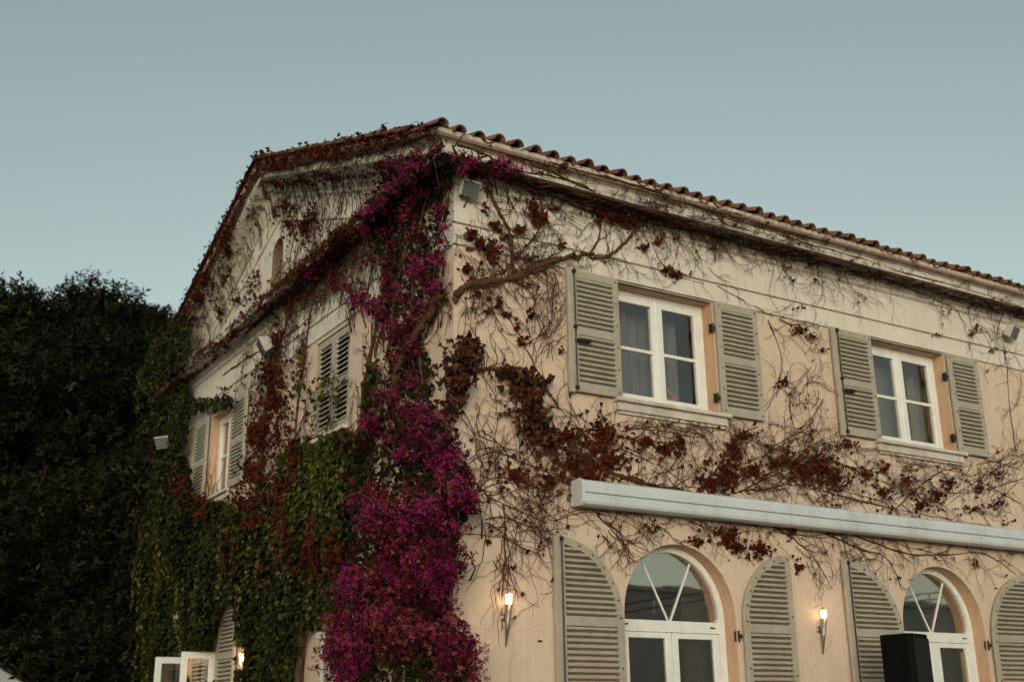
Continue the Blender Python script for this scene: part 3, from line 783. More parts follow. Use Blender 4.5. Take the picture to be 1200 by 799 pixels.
def scatter(name, tv, tf, P, nrm, tip, size, tint, mat, parent, tj=.0, **k):
    tv = np.asarray(tv, float); tf = np.asarray(tf); n = len(P)
    nrm = unit(nrm); tip = unit(tip-nrm*(tip*nrm).sum(-1, keepdims=True)); bi = np.cross(tip, nrm)
    w_ = 1+rng.uniform(-.18, .18, n)
    V = P[:, None]+size[:, None, None]*(tv[None, :, 0:1]*bi[:, None]*w_[:, None, None]+tv[None, :, 1:2]*tip[:, None]+tv[None, :, 2:3]*nrm[:, None]*rng.uniform(.3, 1.8, n)[:, None, None])
    F = (np.arange(n)[:, None, None]*len(tv)+tf[None]).reshape(-1, 3)
    return np_obj(name, V.reshape(-1, 3), F, mat, parent, np.repeat(tint, len(tv)), **k)
# leaf shapes: x across, y from stalk to tip, z crumple
LEAF3 = ([(0,0,0),(.30,.12,.08),(.52,.50,.20),(.22,.52,.02),(0,1.0,-.22),(-.22,.52,.02),(-.52,.50,.18),(-.30,.12,.08),(0,.42,-.05)],
         [(8,0,1),(8,1,2),(8,2,3),(8,3,4),(8,4,5),(8,5,6),(8,6,7),(8,7,0)])
LEAFW = ([(0,0,0),(.22,.10,.16),(.34,.48,.36),(.15,.52,.02),(.06,1.0,-.34),(-.17,.55,.05),(-.36,.44,.30),(-.2,.12,.18),(0,.40,-.08)],
         LEAF3[1])
LEAFI = ([(0,0,0),(.42,.18,.08),(.36,.62,.06),(0,1.0,-.10),(-.36,.62,.06),(-.42,.18,.08),(0,.42,-.04)],
         [(6,0,1),(6,1,2),(6,2,3),(6,3,4),(6,4,5),(6,5,0)])
def _bract():
    V = []; F = []
    for k in range(3):
        a = k*2.094; b = len(V); c, s = math.cos(a), math.sin(a)
        for x, y, z in ((0,0,0),(.30,.42,.30),(0,.95,.42),(-.30,.42,.30),(0,.48,.18)):
            V.append((x*c-y*s, x*s+y*c, z))
        F += [(b,b+1,b+4),(b+1,b+2,b+4),(b+2,b+3,b+4),(b+3,b,b+4)]
    return V, F
BRACT = _bract()
def _sprig():
    V = []; F = []
    for k in range(6):
        a = k*2.4; b = len(V); c, s = math.cos(a), math.sin(a); y0 = .12*k
        for x, y, z in ((0,0,0),(.15,.25,.03),(0,.58,-.06),(-.15,.25,.03)):
            V.append((x*c-y*s*.8, y0+x*s*.5+y*(.45+.55*c), z+y*s*.5))
        F += [(b,b+1,b+2),(b,b+2,b+3)]
    return V, F
SPRIG = _sprig()
OUT = {'R': np.array([0,-1.0,0]), 'L': np.array([-1.0,0,0])}

LEAF_RED = m_leaf('creeper_leaf', [(0,(.032,.011,.007)),(.30,(.075,.017,.009)),(.62,(.125,.025,.011)),(.85,(.17,.034,.014)),(1,(.24,.075,.025))], .8, .2, .06)
LEAF_BRN = m_leaf('withered_leaf', [(0,(.03,.012,.008)),(.5,(.085,.030,.017)),(.8,(.15,.052,.025)),(1,(.24,.09,.04))], .8, .12, .15)
LEAF_IVY = m_leaf('ivy_leaf', [(0,(.008,.011,.003)),(.40,(.024,.032,.007)),(.75,(.066,.076,.014)),(1,(.17,.155,.03))], .65, .25, .12)
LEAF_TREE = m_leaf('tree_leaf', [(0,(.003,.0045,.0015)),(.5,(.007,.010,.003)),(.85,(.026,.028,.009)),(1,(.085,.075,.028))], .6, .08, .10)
LEAF_BG = m_leaf('bougainvillea_leaf', [(0,(.008,.010,.004)),(.6,(.020,.024,.008)),(1,(.055,.055,.016))], .7, .2, .06)
BRACT_M = m_leaf('bougainvillea_bract', [(0,(.035,.004,.012)),(.25,(.10,.006,.034)),(.55,(.23,.010,.072)),(.78,(.42,.028,.165)),(.85,(.40,.06,.27)),(.88,(.26,.05,.025)),(.94,(.40,.12,.05)),(1,(.56,.25,.11))], .7, .42, .1)

# ---- twig growth on a wall plane
def grow(lines, joints, side, s, z, ang, ln, r, depth, pb=.16, wander=.30, step=.04, grav=0.0, box=None, lift=.012):
    n = max(3, int(ln/step)); ss = [s]; zz = [z]; a = ang; curl = random.gauss(0, .05)
    for i in range(n):
        a += random.gauss(0, wander)+curl
        if grav: a += grav*math.sin(-math.pi/2-a)*-1*0 + grav*math.atan2(math.sin(-math.pi/2-a), math.cos(-math.pi/2-a))
        s += math.cos(a)*step; z += math.sin(a)*step
        if box and not box(s, z): break
        ss.append(s); zz.append(z)
        if depth > 0 and random.random() < pb and i > 1:
            grow(lines, joints, side, s, z, a+random.choice((-1,1))*random.uniform(.45,1.1), ln*random.uniform(.35,.65), r*.66, depth-1, pb, wander, step, grav, box, lift)
    if len(ss) < 3: return
    m = len(ss); o = lift+np.abs(np.interp(np.arange(m), np.linspace(0, m-1, 4), np.random.default_rng(len(lines)).uniform(0, .03, 4)))
    P = wallpt(side, ss, zz, o); R = np.linspace(r, max(.0016, r*.45), m); joints.append((P[1::2], side))
    cut = np.where(np.linalg.norm(np.diff(P, axis=0), axis=1) > .09)[0]+1
    for q, w2 in zip(np.split(P, cut), np.split(R, cut)):
        if len(q) > 2: lines.append((q, w2))
def stem_px(side, pts, r0, r1, lift=None, sub=7, jit=.006):
    """hand-placed stem: pixels on the wall, smoothed; returns (P, R)"""
    H = []
    for p in pts:
        X = hit(side, *p); off = prof(X[2]) if side == 'R' else profL(X[1], X[2])
        H.append(X)
    H = np.array(H); t = np.arange(len(H)); tt = np.linspace(0, len(H)-1, (len(H)-1)*sub+1)
    out = np.zeros((len(tt), 3))
    for c in range(3):
        # Catmull-Rom
        q = np.concatenate([[2*H[0,c]-H[1,c]], H[:,c], [2*H[-1,c]-H[-2,c]]])
        i = np.minimum(tt.astype(int), len(H)-2); u = tt-i
        p0, p1, p2, p3 = q[i], q[i+1], q[i+2], q[i+3]
        out[:, c] = .5*(2*p1+(p2-p0)*u+(2*p0-5*p1+4*p2-p3)*u**2+(3*p1-p0-3*p2+p3)*u**3)
    R = np.linspace(r0, r1, len(out)); kn = rng.normal(0, 1, (len(out), 3)); kn = (kn+np.roll(kn, 1, 0))/1.4
    out += kn*(jit*.5+R[:, None]*.16); R = R*(1+.16*rng.normal(0, 1, len(out))).clip(.65, 1.5)*(.74 if r0 > .02 else .9); lf = R*.7 if lift is None else lift
    out += OUT[side]*np.asarray(lf)[..., None] if np.ndim(lf) else OUT[side]*lf
    return out, R
def sz(side, P): return (P[0] if side == 'R' else P[1]), P[2]

def okR(s, z):
    if not (-.02 < s < 11 and 1.9 < z < 6.99): return False
    for a, b, c, d in UW:
        if a-.66 < s < b+.64 and c-.02 < z < d+.02: return False
    for a, b, c, zs in AW:
        if a-.8 < s < b+.8 and z < 3.32:
            m = (a+b)/2
            if z < zs or abs(s-m) > .75 or (s-m)**2+(z-zs)**2 < .49: 
                if z < 2.6 or (s-m)**2+(z-zs)**2 < .5: return False
    return True
def okL(s, z):
    if not (-.02 < s < 9.9 and .3 < z): return False
    if z > 6.93+SL*min(s, HY-s)+.12: return False
    for a, b, c, d in LW:
        if a < s < b and c < z < d: return False
    return True

creeper = empty('creeper_vine', (0.3, -.15, 0), 'bare brown creeper with dark red leaves spread over the front wall', 'vine')
gcreeper = empty('creeper_vine', (-.15, 4.4, 0), 'reddish brown creeper climbing the gable wall and pediment', 'vine')
def keep(o, par):      # parts are modelled in world space under an empty
    o.parent = par; o.location = -Vector(par.location); return o

# ---- right wall: main stems
mainR = []
def st(pts, r0, r1, **k): mainR.append(stem_px('R', pts, r0, r1, **k))
st([(531,352),(540,338),(560,331),(590,328),(618,319),(645,307),(672,300),(695,298)], .048, .030)
st([(688,301),(702,304),(720,295),(734,282),(746,260),(757,246)], .024, .015)
st([(690,298),(700,281),(705,256),(708,246)], .013, .010)
st([(573,222),(582,247),(595,270),(597,290),(600,312),(602,328)], .017, .022)
st([(606,300),(628,275),(640,250),(648,232)], .008, .006)
st([(553,435),(575,433),(590,436),(605,446),(612,470),(618,495),(622,518),(645,522),(672,530),(690,538)], .030, .018)
st([(655,480),(640,455),(622,420),(610,395),(595,372),(580,350),(570,335)], .011, .005)
st([(624,418),(630,395),(645,375),(660,358)], .006, .004); st([(627,425),(640,405),(663,393)], .006, .003)
st([(650,523),(690,505),(730,512),(760,520),(790,528)], .013, .006)
st([(690,538),(720,555),(747,564),(780,571),(808,576)], .018, .012)
st([(814,577),(832,558),(846,540),(856,522),(872,506),(888,500)], .013, .006)
st([(846,548),(880,540),(920,520),(948,508)], .008, .004)
st([(860,578),(900,560),(930,548),(965,540),(1000,548),(1040,556)], .009, .005)
st([(940,565),(980,580),(1030,592),(1090,604),(1160,616)], .008, .005)
st([(965,535),(1010,555),(1060,575),(1110,600)], .008, .004)
st([(1050,595),(1090,560),(1120,548),(1170,540),(1199,535)], .008, .004)
st([(1199,560),(1150,575),(1100,577),(1060,572)], .006, .004)
st([(700,604),(718,622),(733,640),(743,655)], .010, .004); st([(760,607),(780,622),(795,636),(815,640)], .008, .004)
st([(905,617),(930,632),(955,655),(975,690)], .010, .004); st([(965,625),(1000,640),(1040,655),(1056,690)], .011, .004)
st([(1000,626),(1050,645),(1100,651),(1150,648),(1190,672)], .012, .005); st([(1060,640),(1098,650),(1112,665)], .006, .003)
st([(555,560),(570,580),(590,590),(612,600),(640,612)], .009, .005); st([(590,590),(592,625),(590,660),(588,700),(588,740)], .010, .004)
st([(545,625),(575,628),(600,632),(640,640),(620,650)], .006, .003); st([(612,600),(600,640),(590,670)], .006, .004)
st([(760,276),(775,308),(800,325),(825,333)], .006, .004)
st([(840,335),(870,352),(900,368),(930,382),(955,400)], .006, .004)
st([(1186,326),(1178,360),(1168,392),(1178,420),(1182,470),(1190,530)], .006, .006)
st([(1160,322),(1158,345),(1163,375),(1170,392)], .005, .005)
st([(1120,362),(1130,378),(1140,390),(1160,388)], .005, .004)
# cornice runs
st([(535,170),(570,182),(600,200),(640,205),(690,220)], .014, .008); st([(560,160),(600,185),(640,190),(700,206),(760,226),(830,240)], .013, .007)
st([(620,190),(690,222),(730,240),(790,254),(850,268),(900,285),(960,300)], .012, .007); st([(700,205),(760,222),(820,244),(880,264),(940,284),(1000,300),(1060,320),(1130,338),(1199,360)], .011, .006)
st([(820,232),(850,262),(880,270)], .010, .006); st([(770,215),(800,245)], .008, .005); st([(900,262),(935,285),(960,310),(985,318)], .008, .004)
st([(860,250),(905,268),(960,282),(1010,292),(1050,305)], .009, .005)
st([(655,235),(700,250),(760,262),(830,276),(900,297),(980,316)], .011, .006); st([(665,240),(720,258),(780,268),(850,284)], .010, .006)
st([(985,300),(1060,328),(1130,352),(1199,375)], .007, .005); st([(960,305),(1020,322),(1080,345),(1120,362)], .007, .005)
for pts in ([(900,375),(915,420),(905,470),(880,500)],[(965,470),(940,500),(905,525),(880,560)],[(950,430),(925,470),(930,510),(905,550)],[(1190,545),(1130,530),(1080,545),(1040,575)],[(1195,590),(1140,560),(1100,548),(1050,540)],[(1195,515),(1185,540),(1150,560),(1100,590)],
            [(880,575),(930,568),(985,575),(1040,590)],[(850,570),(905,548),(955,520),(985,505)],[(855,500),(890,520),(930,530),(965,515)],[(730,500),(775,505),(820,512),(850,495)],[(725,525),(770,545),(800,565)],[(650,610),(690,600),(735,612),(770,640)],[(545,545),(580,530),(620,545),(665,560)],[(540,590),(580,560),(625,570),(668,585)],[(560,510),(590,525),(600,560),(640,600)],[(905,620),(960,630),(1010,622),(1060,640)],[(800,608),(840,622),(880,615),(920,640)]):
    st(pts, .006, .0035); st([(a+random.uniform(-9,9), b+random.uniform(-7,7)) for a, b in pts], .005, .003)
def companions(main, side):
    ext = []
    for P, R in main:
        if R[0] < .017: continue
        for c in range(3):
            ph = random.uniform(0, 6.28); t = np.linspace(0, len(P)*.35, len(P)); ax = 0 if side == 'R' else 1
            Q = P.copy(); Q[:, 2] += (R*1.1+.008)*np.sin(t*random.uniform(.4,.8)+ph); Q[:, ax] += (R*.9)*np.cos(t*.6+ph); Q += OUT[side]*np.abs(R*.6)[:, None]*random.uniform(.2,1)
            Q += rng.normal(0, .004, Q.shape); a = random.randrange(0, max(1, len(P)//2)); b = random.randrange(len(P)//2+2, len(P)+1)
            ext.append((Q[a:b], np.full(b-a, random.uniform(.004,.009))))
    return main+ext
mainR = companions(mainR, 'R')
twR = []; jtR = []
for P, R in mainR:
    for k in range(2, len(P)-1):
        if random.random() < (.45 if P[k][2] < 6.5 else .3):
            d = P[k+1 if k+1 < len(P) else k]-P[k-1]; a = math.atan2(d[2], d[0])+random.choice((-1,1))*random.uniform(.4,1.2)
            grow(twR, jtR, 'R', P[k][0], P[k][2], a, random.uniform(.15,.5)*(.45 if P[k][2] > 6.55 else 1), min(.006, R[k]*.6), 2, .18, .28, box=okR)
# tangles: (px, py, rx, ry, count, mean angle, spread, length)
TANG = [(615,560,60,45,150,.2,3.1,.35),(575,520,30,30,38,.4,3.1,.35),(600,610,50,22,45,-.6,1.6,.4),(588,660,12,45,25,-1.5,.7,.3),
 (690,520,50,45,110,.5,3.1,.35),(770,530,60,35,85,-.2,3.1,.4),(770,500,60,8,35,0,.5,.4),(900,540,80,45,120,.5,1.2,.45),(900,565,50,16,45,.1,.6,.5),
 (1000,555,70,40,110,.1,1.5,.4),(1100,575,80,35,110,.1,1.2,.4),(1170,550,35,40,50,.5,2.5,.4),(1170,470,25,50,16,1.4,1.0,.45),(1080,530,40,8,22,0,.5,.4),
 (640,385,30,45,60,1.2,.6,.4),(555,365,22,22,60,0,3.1,.28),(610,295,40,25,100,.8,3.1,.3),(575,310,35,20,38,.8,3.1,.3),(590,240,40,25,28,-1.2,1.2,.3),
 (650,235,45,12,55,-.4,1.4,.3),(730,248,45,14,170,-.2,1.6,.35),(810,262,50,12,130,-.15,.8,.35),(890,288,60,12,110,-.15,.8,.35),(990,318,70,14,60,-.15,.8,.4),(1120,352,80,15,45,-.2,1.2,.35),
 (640,192,60,10,60,-.2,1.4,.3),(760,225,60,10,70,-.2,1.4,.3),(860,252,60,11,85,-.2,1.2,.35),(950,278,60,10,50,-.2,1.0,.35),(1060,310,60,8,22,-.2,1.0,.35),
 (700,285,60,25,30,-1.4,.8,.28),(770,290,30,25,12,-1.4,.8,.25),(840,610,90,10,60,-.9,1.0,.35),(730,622,28,18,42,-1.2,.7,.3),(960,640,40,22,28,-.9,.6,.4),(1040,645,60,14,60,-.5,1.0,.35),(1140,648,50,12,40,-.6,1.2,.35),
 (800,312,40,15,10,-.5,.6,.4),(920,385,40,14,16,-.5,.6,.35),(880,460,25,40,18,1.2,.9,.4),(930,460,30,50,24,.8,1.0,.45),(1000,300,60,20,10,-.7,.6,.4),(1150,390,40,25,16,-.4,1.5,.3)]
for cx, cy, rx, ry, n, am, asp, ln in TANG:
    for _ in range(int(n*(.36 if (cy < 365 and cx > 620) else .48))):
        t = random.uniform(0, 6.283); q = math.sqrt(random.random()); X = hit('R', cx+rx*q*math.cos(t), cy+ry*q*math.sin(t))
        if okR(X[0], X[2]): grow(twR, jtR, 'R', X[0], X[2], am+random.uniform(-asp, asp)*.8, ln*random.uniform(.5,1.9), random.uniform(.0024,.0056), 2, .16, .19, box=okR, lift=random.uniform(.008,.03))
keep(tubes('main_stem', mainR, STEM, None, 7), creeper)
keep(tubes('twigs', twR, STEM, None, 4, kind='stuff'), creeper)

# ---- right wall: red leaf clusters (px, py, rx, ry, count, size)
def cluster_leaves(side, CL, extra_joints, frac, smin=.04, smax=.085, depth=.07, okf=None):
    P = []; T = []; sz_ = []
    for cx, cy, rx, ry, n, sc in CL:
        for _ in range(n):
            q = min(1.7, abs(random.gauss(0, .68))); t = random.uniform(0, 6.283)
            X = hit(side, cx+rx*q*math.cos(t), cy+ry*q*math.sin(t))
            if okf and not okf(*sz(side, X)): continue
            P.append(X+OUT[side]*random.uniform(.01, depth*max(.3, 1.3-q*.6))); sz_.append(random.uniform(smin, smax)*sc*.86); T.append(random.betavariate(2, 2.6))
    for J, sd_ in extra_joints:
        for p in J:
            if random.random() < frac:
                P.append(p+OUT[side]*.01); sz_.append(random.uniform(smin, smax)*random.uniform(.45,.8)); T.append(random.betavariate(1.5, 2.5))
    P = np.array(P); n = len(P)
    nr = OUT[side]+rng.normal(0, .65, (n, 3)); tip = np.array([0,0,-1.0])+rng.normal(0, .7, (n, 3))
    return P, nr, tip, np.array(sz_), np.array(T)
CLR = [(700,508,24,18,150,1),(708,540,28,16,200,1),(668,545,26,22,130,1),(660,510,18,18,70,1),(690,560,18,12,70,1),(600,555,18,14,70,.9),(638,562,16,14,60,.9),(752,517,14,8,60,.9),(775,525,13,10,70,.9),(795,520,8,10,55,.95),(825,540,5,6,22,.8),
 (832,565,16,11,110,1),(850,556,17,20,150,1),(858,528,8,16,90,.95),(868,510,8,8,40,.9),(880,550,12,13,90,.95),(903,543,7,7,35,.85),(920,540,18,10,80,.85),(937,550,18,16,100,.9),(958,545,22,22,190,.95),(975,560,20,18,120,.9),(990,520,16,8,50,.8),
 (1010,555,16,10,60,.8),(1030,575,14,14,80,.8),(1035,548,8,6,30,.8),(1060,562,10,10,45,.8),(1075,590,12,12,60,.8),(1095,580,12,14,70,.8),(1110,565,14,8,55,.8),(1145,572,8,12,45,.8),(1165,555,12,6,30,.7),(1140,595,22,8,50,.75),(1165,588,16,8,40,.75),(1180,612,8,4,16,.7),
 (850,628,14,14,90,1),(862,640,10,8,40,1),(888,643,13,12,75,1),(815,633,8,8,28,.9),(765,617,8,6,22,.8),(925,622,10,8,30,.8),(1140,660,5,5,12,.8),(932,662,4,7,22,.9),
 (624,245,6,18,70,.9),(633,255,6,12,40,.9),(607,270,6,6,26,.9),(578,264,7,6,32,.9),(550,275,8,8,40,.9),(560,287,8,8,45,.9),(575,295,9,14,80,.95),(545,315,8,10,35,.85),(590,278,4,4,12,.8),(568,247,4,4,10,.8),(648,245,4,4,12,.8),(656,288,5,5,14,.9),(619,302,5,5,14,.8),
 (720,258,14,7,70,.85),(700,252,12,8,50,.85),(738,262,8,6,30,.85),(752,290,5,7,24,.9),(790,322,12,5,45,.85),(778,316,6,4,22,.85),(833,292,4,3,8,.7),(768,284,4,5,14,.8),
 (935,387,10,6,40,.75),(948,395,6,5,18,.75),(934,360,4,4,12,.8),(962,410,5,4,14,.7),(915,448,6,7,24,.8),(880,492,4,4,10,.7),(970,262,3,3,4,.5),(965,283,4,3,8,.6),(1140,385,6,5,22,.7),(1135,392,4,3,10,.7),(1110,365,4,4,8,.6),(1095,393,8,2,16,.6),(1160,410,8,4,14,.7),
 (556,343,4,4,10,.9),(572,351,4,4,10,.9),(584,353,5,6,20,.9),(604,382,3,4,9,.9),(609,399,5,4,14,1.0),(618,370,4,7,18,.9),(570,365,5,4,12,.9),(590,368,4,4,10,.9),(620,175,6,4,14,.8),(547,160,8,5,20,.9),(655,195,12,6,22,.7),(670,430,3,3,6,.7),(655,410,3,5,10,.7)]
keep(scatter('red_leaves', *LEAF3, *cluster_leaves('R', CLR, jtR, .045, okf=okR), LEAF_RED, None, kind='stuff'), creeper)
# large withered leaves hanging in bunches
CLW = [(536,420,17,20,130,1.5),(530,450,16,22,120,1.5),(545,408,10,12,50,1.5),(520,480,12,22,60,1.3),(606,445,20,12,80,1.45),(612,470,16,20,120,1.5),(622,495,16,22,130,1.4),(635,515,14,14,70,1.3),(585,436,14,5,35,1.3),(632,446,6,6,16,1.4)]
CLW = [(a, b, c*1.08, d*1.08, int(n*1.25), e*.85) for a, b, c, d, n, e in CLW]
P, nr, tip, sc_, tt = cluster_leaves('R', CLW, [], 0, .045, .095, .20); tip = np.array([0,0,-1.0])+rng.normal(0, .45, (len(P), 3)); nr = nr+rng.normal(0, .6, nr.shape)
keep(scatter('withered_leaves', *LEAFW, P, nr, tip, sc_, tt, LEAF_BRN, None, kind='stuff'), creeper)

# ---- gable wall: stems, twigs, leaves
mainL = []
def sl_(pts, r0, r1, **k): mainL.append(stem_px('L', pts, r0, r1, **k))
sl_([(305,640),(302,590),(308,540),(312,490),(318,450),(325,415),(335,385),(342,355),(352,325),(380,300)], .05, .025)
sl_([(345,560),(348,500),(352,460),(358,420),(362,385),(368,350),(372,320)], .022, .014); sl_([(420,560),(425,480),(440,400),(452,330),(470,270)], .03, .02)
sl_([(300,378),(330,350),(360,325),(400,290),(440,255),(480,225),(515,195)], .03, .025); sl_([(290,392),(340,345),(390,300),(430,262)], .022, .016); sl_([(310,372),(350,330),(410,280)], .02, .014)
sl_([(515,215),(470,235),(420,285)], .02, .012)
for x0, y0, x1, y1 in ((350,205,358,260),(368,202,370,268),(385,198,388,255),(405,195,402,262),(338,210,345,270),(420,190,424,250),(445,185,440,225)):
    sl_([(x0,y0),((x0+x1)/2+random.uniform(-6,6),(y0+y1)/2),(x1,y1),(x1-6,y1+40)], .010, .007)
sl_([(240,330),(262,290),(285,240),(305,205)], .012, .008); sl_([(250,380),(285,320),(312,262)], .008, .005); sl_([(505,158),(450,170),(400,182),(340,196),(306,205)], .014, .010); sl_([(480,165),(420,185),(350,205)], .012, .008)
sl_([(262,440),(290,420),(330,398),(365,372)], .012, .008); sl_([(440,420),(455,360),(470,300),(492,250)], .02, .014); sl_([(488,412),(505,384),(522,354),(530,345)], .055, .045, lift=.10)
sl_([(470,470),(478,440),(488,412)], .06, .055, lift=.12)
mainL = companions(mainL, 'L')
twL = []; jtL = []; twL_soffit = []
for P, R in mainL:
    for k in range(2, len(P)-1):
        if random.random() < .6:
            d = P[k+1]-P[k-1]; a = math.atan2(d[2], d[1])+random.choice((-1,1))*random.uniform(.3,1.2)
            grow(twL, jtL, 'L', P[k][1], P[k][2], a, random.uniform(.2,.6), min(.006, R[k]*.6), 2, .18, .28, box=okL)
TANGL = [(360,330,40,35,260,.6,3.1,.4),(400,290,30,25,140,.6,3.1,.4),(345,260,30,40,80,1.5,1.0,.4),(420,180,80,10,160,0,.8,.4),(350,200,40,10,80,0,.8,.4),(420,215,60,18,90,1.5,.8,.35),
 (270,275,12,55,120,2.2,1.0,.4),(250,330,20,45,110,1.2,2.0,.4),(230,390,20,30,70,1.2,2.0,.4),(300,375,40,25,90,.3,1.2,.4),(310,450,30,40,90,1.4,1.0,.4),(390,340,35,22,150,.8,3.1,.35),(420,320,25,30,90,.8,3.1,.35),(345,430,20,50,70,1.5,.8,.4),(470,330,40,80,120,1.4,1.0,.4),(300,500,30,60,90,1.4,1.0,.4),(275,325,25,45,50,1.4,1.0,.4)]
for cx, cy, rx, ry, n, am, asp, ln in TANGL:
    for _ in range(int(n*.46)):
        t = random.uniform(0, 6.283); q = math.sqrt(random.random()); X = hit('L', cx+rx*q*math.cos(t), cy+ry*q*math.sin(t))
        if okL(X[1], X[2]): grow(twL, jtL, 'L', X[1], X[2], am+random.uniform(-asp, asp)*.8, ln*random.uniform(.5,1.4), random.uniform(.0025,.0055), 2, .18, .28, box=okL, lift=random.uniform(.008,.04))
def rake_pt(y, o, z, far): return np.array([-o, (HY-y) if far else y, z+SL*(y+o)])
RKP = []
for far, cnt, ntw in ((0, 800, 200), (1, 760, 180)):
    for _ in range(cnt):
        y = random.uniform(-.3, HY/2+.1)
        if fbm(np.array([y*2.2, far*9.0, 0.5]), 1.3) < -.35: continue
        if random.random() < .82: o, z = random.choice([(.33,6.95),(.33,6.94),(.37,6.99),(.36,6.97),(.40,7.03),(.40,7.08 if fbm(np.array([y*5.0, far*4.0, 2.5]), 1.3) > .25 else 6.98)]); o += random.uniform(.0,.06); z += random.uniform(-.035,.04)
        else: o, z = random.uniform(.10,.30), 6.79-random.uniform(0,.04)
        RKP.append(rake_pt(y, o, z, far))
    for _ in range(ntw):
        y = random.uniform(-.2, HY/2); n_ = random.randrange(5, 16); k = random.random(); Q = []
        if k < .45:
            o, z = random.choice([(.32,6.88),(.34,6.95),(.38,7.0),(.385,7.05)]); sg = random.choice((-1,1))
            for i in range(n_): Q.append(rake_pt(min(y, HY/2-.01), o+.012, z, far)); y += sg*.05; z += random.gauss(0,.012); o = max(.31, o+random.gauss(0,.004))
        elif k < .75:
            o = random.uniform(.1,.3)
            for i in range(n_): Q.append(rake_pt(y, o, 6.785, far)); y += random.gauss(.0,.04); o = min(.31, max(.08, o+random.gauss(0,.03)))
        else:
            z = 6.78; o = .10
            for i in range(n_): Q.append(rake_pt(y, max(.015, o), z, far)); z -= .035; o -= .012; y += random.gauss(0,.012)
        twL.append((np.array(Q), np.full(n_, random.uniform(.003,.006))))
for _ in range(330):
    y = random.random()**1.2*9.6; k = random.random(); n_ = random.randrange(6, 18); Q = []; o = random.uniform(.09,.31)
    for i in range(n_):
        if k < .6: Q.append((-o, y, 6.785)); o = min(.315, max(.07, o+random.gauss(0,.02))); y += random.gauss(0,.02)+.03*(1 if k < .3 else -1)
        else: Q.append((-.312, y, 6.81+.09*abs(math.sin(i*.3+k*30)))); y += .035*(1 if k < .8 else -1)
    twL.append((np.array(Q), np.full(n_, random.uniform(.003,.007))))
    if random.random() < .75: RKP += [np.array(Q[i])+np.array([-.015,0,0]) for i in range(0, n_, 4)]
for _ in range(620):
    x = .4+random.random()**1.3*9.5; y = random.uniform(-.29,-.09); n_ = random.randrange(5, 18); Q = []; a = random.gauss(0,.5)+random.choice((0, math.pi)); z = 6.787
    for i in range(n_):
        Q.append((x, y, z)); a += random.gauss(0,.25); x += .045*math.cos(a); y = min(-.08, max(-.30, y+.03*math.sin(a))); z = min(6.79, max(6.70, z+random.gauss(0,.008)))
    twL_soffit.append((np.array(Q), np.full(n_, random.uniform(.003,.0065))))
keep(tubes('soffit_twigs', twL_soffit, STEM, None, 4, kind='stuff'), creeper)
keep(tubes('main_stem', mainL, STEM, None, 7), gcreeper)
keep(tubes('twigs', twL, STEM, None, 4, kind='stuff'), gcreeper)
CLL = [(450,162,55,4,240,.9),(380,181,50,4,180,.85),(325,196,24,5,90,.85),(500,153,22,6,100,.9),(362,265,10,22,150,.9),(345,262,8,20,70,.9),(372,250,6,20,50,.9),(400,280,14,16,110,.9),(335,240,6,10,40,.9),(325,250,5,8,26,.8),
 (268,280,9,48,240,.9),(245,325,10,26,170,.9),(236,350,12,18,120,.9),(225,375,14,22,120,.85),(300,340,8,18,50,.9),(283,352,10,6,36,.9),(262,365,8,10,36,.9),(305,322,6,14,36,.8),
 (322,440,22,26,380,1),(330,470,20,26,400,1),(312,500,20,30,420,1),(300,550,24,30,480,1),(290,590,28,24,380,1),(340,500,12,24,100,.9),(275,620,14,18,90,1),(330,400,10,20,70,.9),(318,425,8,16,60,.9),(265,468,14,6,60,.9),(270,455,12,5,30,.8),
 (360,320,25,20,120,.8),(390,300,25,18,120,.8),(350,350,16,18,60,.8),(460,210,18,10,60,.9),(455,195,14,5,40,.9),(345,240,8,8,20,.8)]
CLL = [(a, b, c, d, int(n*(.62 if b > 410 else 1)), e) for a, b, c, d, n, e in CLL]
A = list(cluster_leaves('L', CLL, jtL, .05, .05, .095, .10, okL)); A[4] = A[4]*.72; RKP = np.array(RKP); n = len(RKP)
for i, e in enumerate((RKP, np.array([-1.0,0,0])+rng.normal(0,.6,(n,3)), np.array([0,0,-1.0])+rng.normal(0,.7,(n,3)), rng.uniform(.03,.075,n), rng.beta(2,2.6,n))): A[i] = np.concatenate([A[i], e])
keep(scatter('red_leaves', *LEAF3, *A, LEAF_RED, None, kind='stuff'), gcreeper)

# ---- ivy over the lower gable wall
ivy = empty('ivy', (-.3, 6.0, 0), 'thick green ivy covering the lower gable wall', 'ivy')
IVP = [(163,799),(163,640),(172,585),(186,545),(200,520),(222,540),(232,582),(262,588),(290,600),(306,570),(325,545),(345,520),(362,518),(372,470),(400,440),(408,440),(404,470),(380,500),(405,505),(432,512),(430,560),(410,600),(400,640),(402,690),(392,730),(366,738),(352,745),(346,799)]
HOLES = [[(181,799),(181,766),(216,766),(216,758),(258,758),(258,799)],[(246,799),(247,745),(262,708),(276,700),(276,799)],[(224,490),(224,580),(292,560),(292,455)],[(346,799),(350,745),(368,735),(366,799)],[(370,799),(372,738),(394,738),(394,799)]]
UPV = [[(158,500),(162,450),(176,415),(198,380),(214,366),(218,385),(200,425),(190,465),(180,505)],[(188,520),(182,480),(186,440),(200,400),(215,372),(228,380),(222,420),(215,445),(232,470),(268,462),(280,470),(245,482),(226,490),(222,530),(204,545)],
       [(425,470),(435,430),(445,425),(448,470),(440,510),(426,515)],[(357,400),(362,398),(360,450),(353,462)],[(528,799),(526,690),(532,660),(537,700),(535,799)]]
HOLES.append([(276,754),(289,754),(288,784),(277,784)]); HOLES.append([(364,403),(411,378),(409,503),(362,512)])
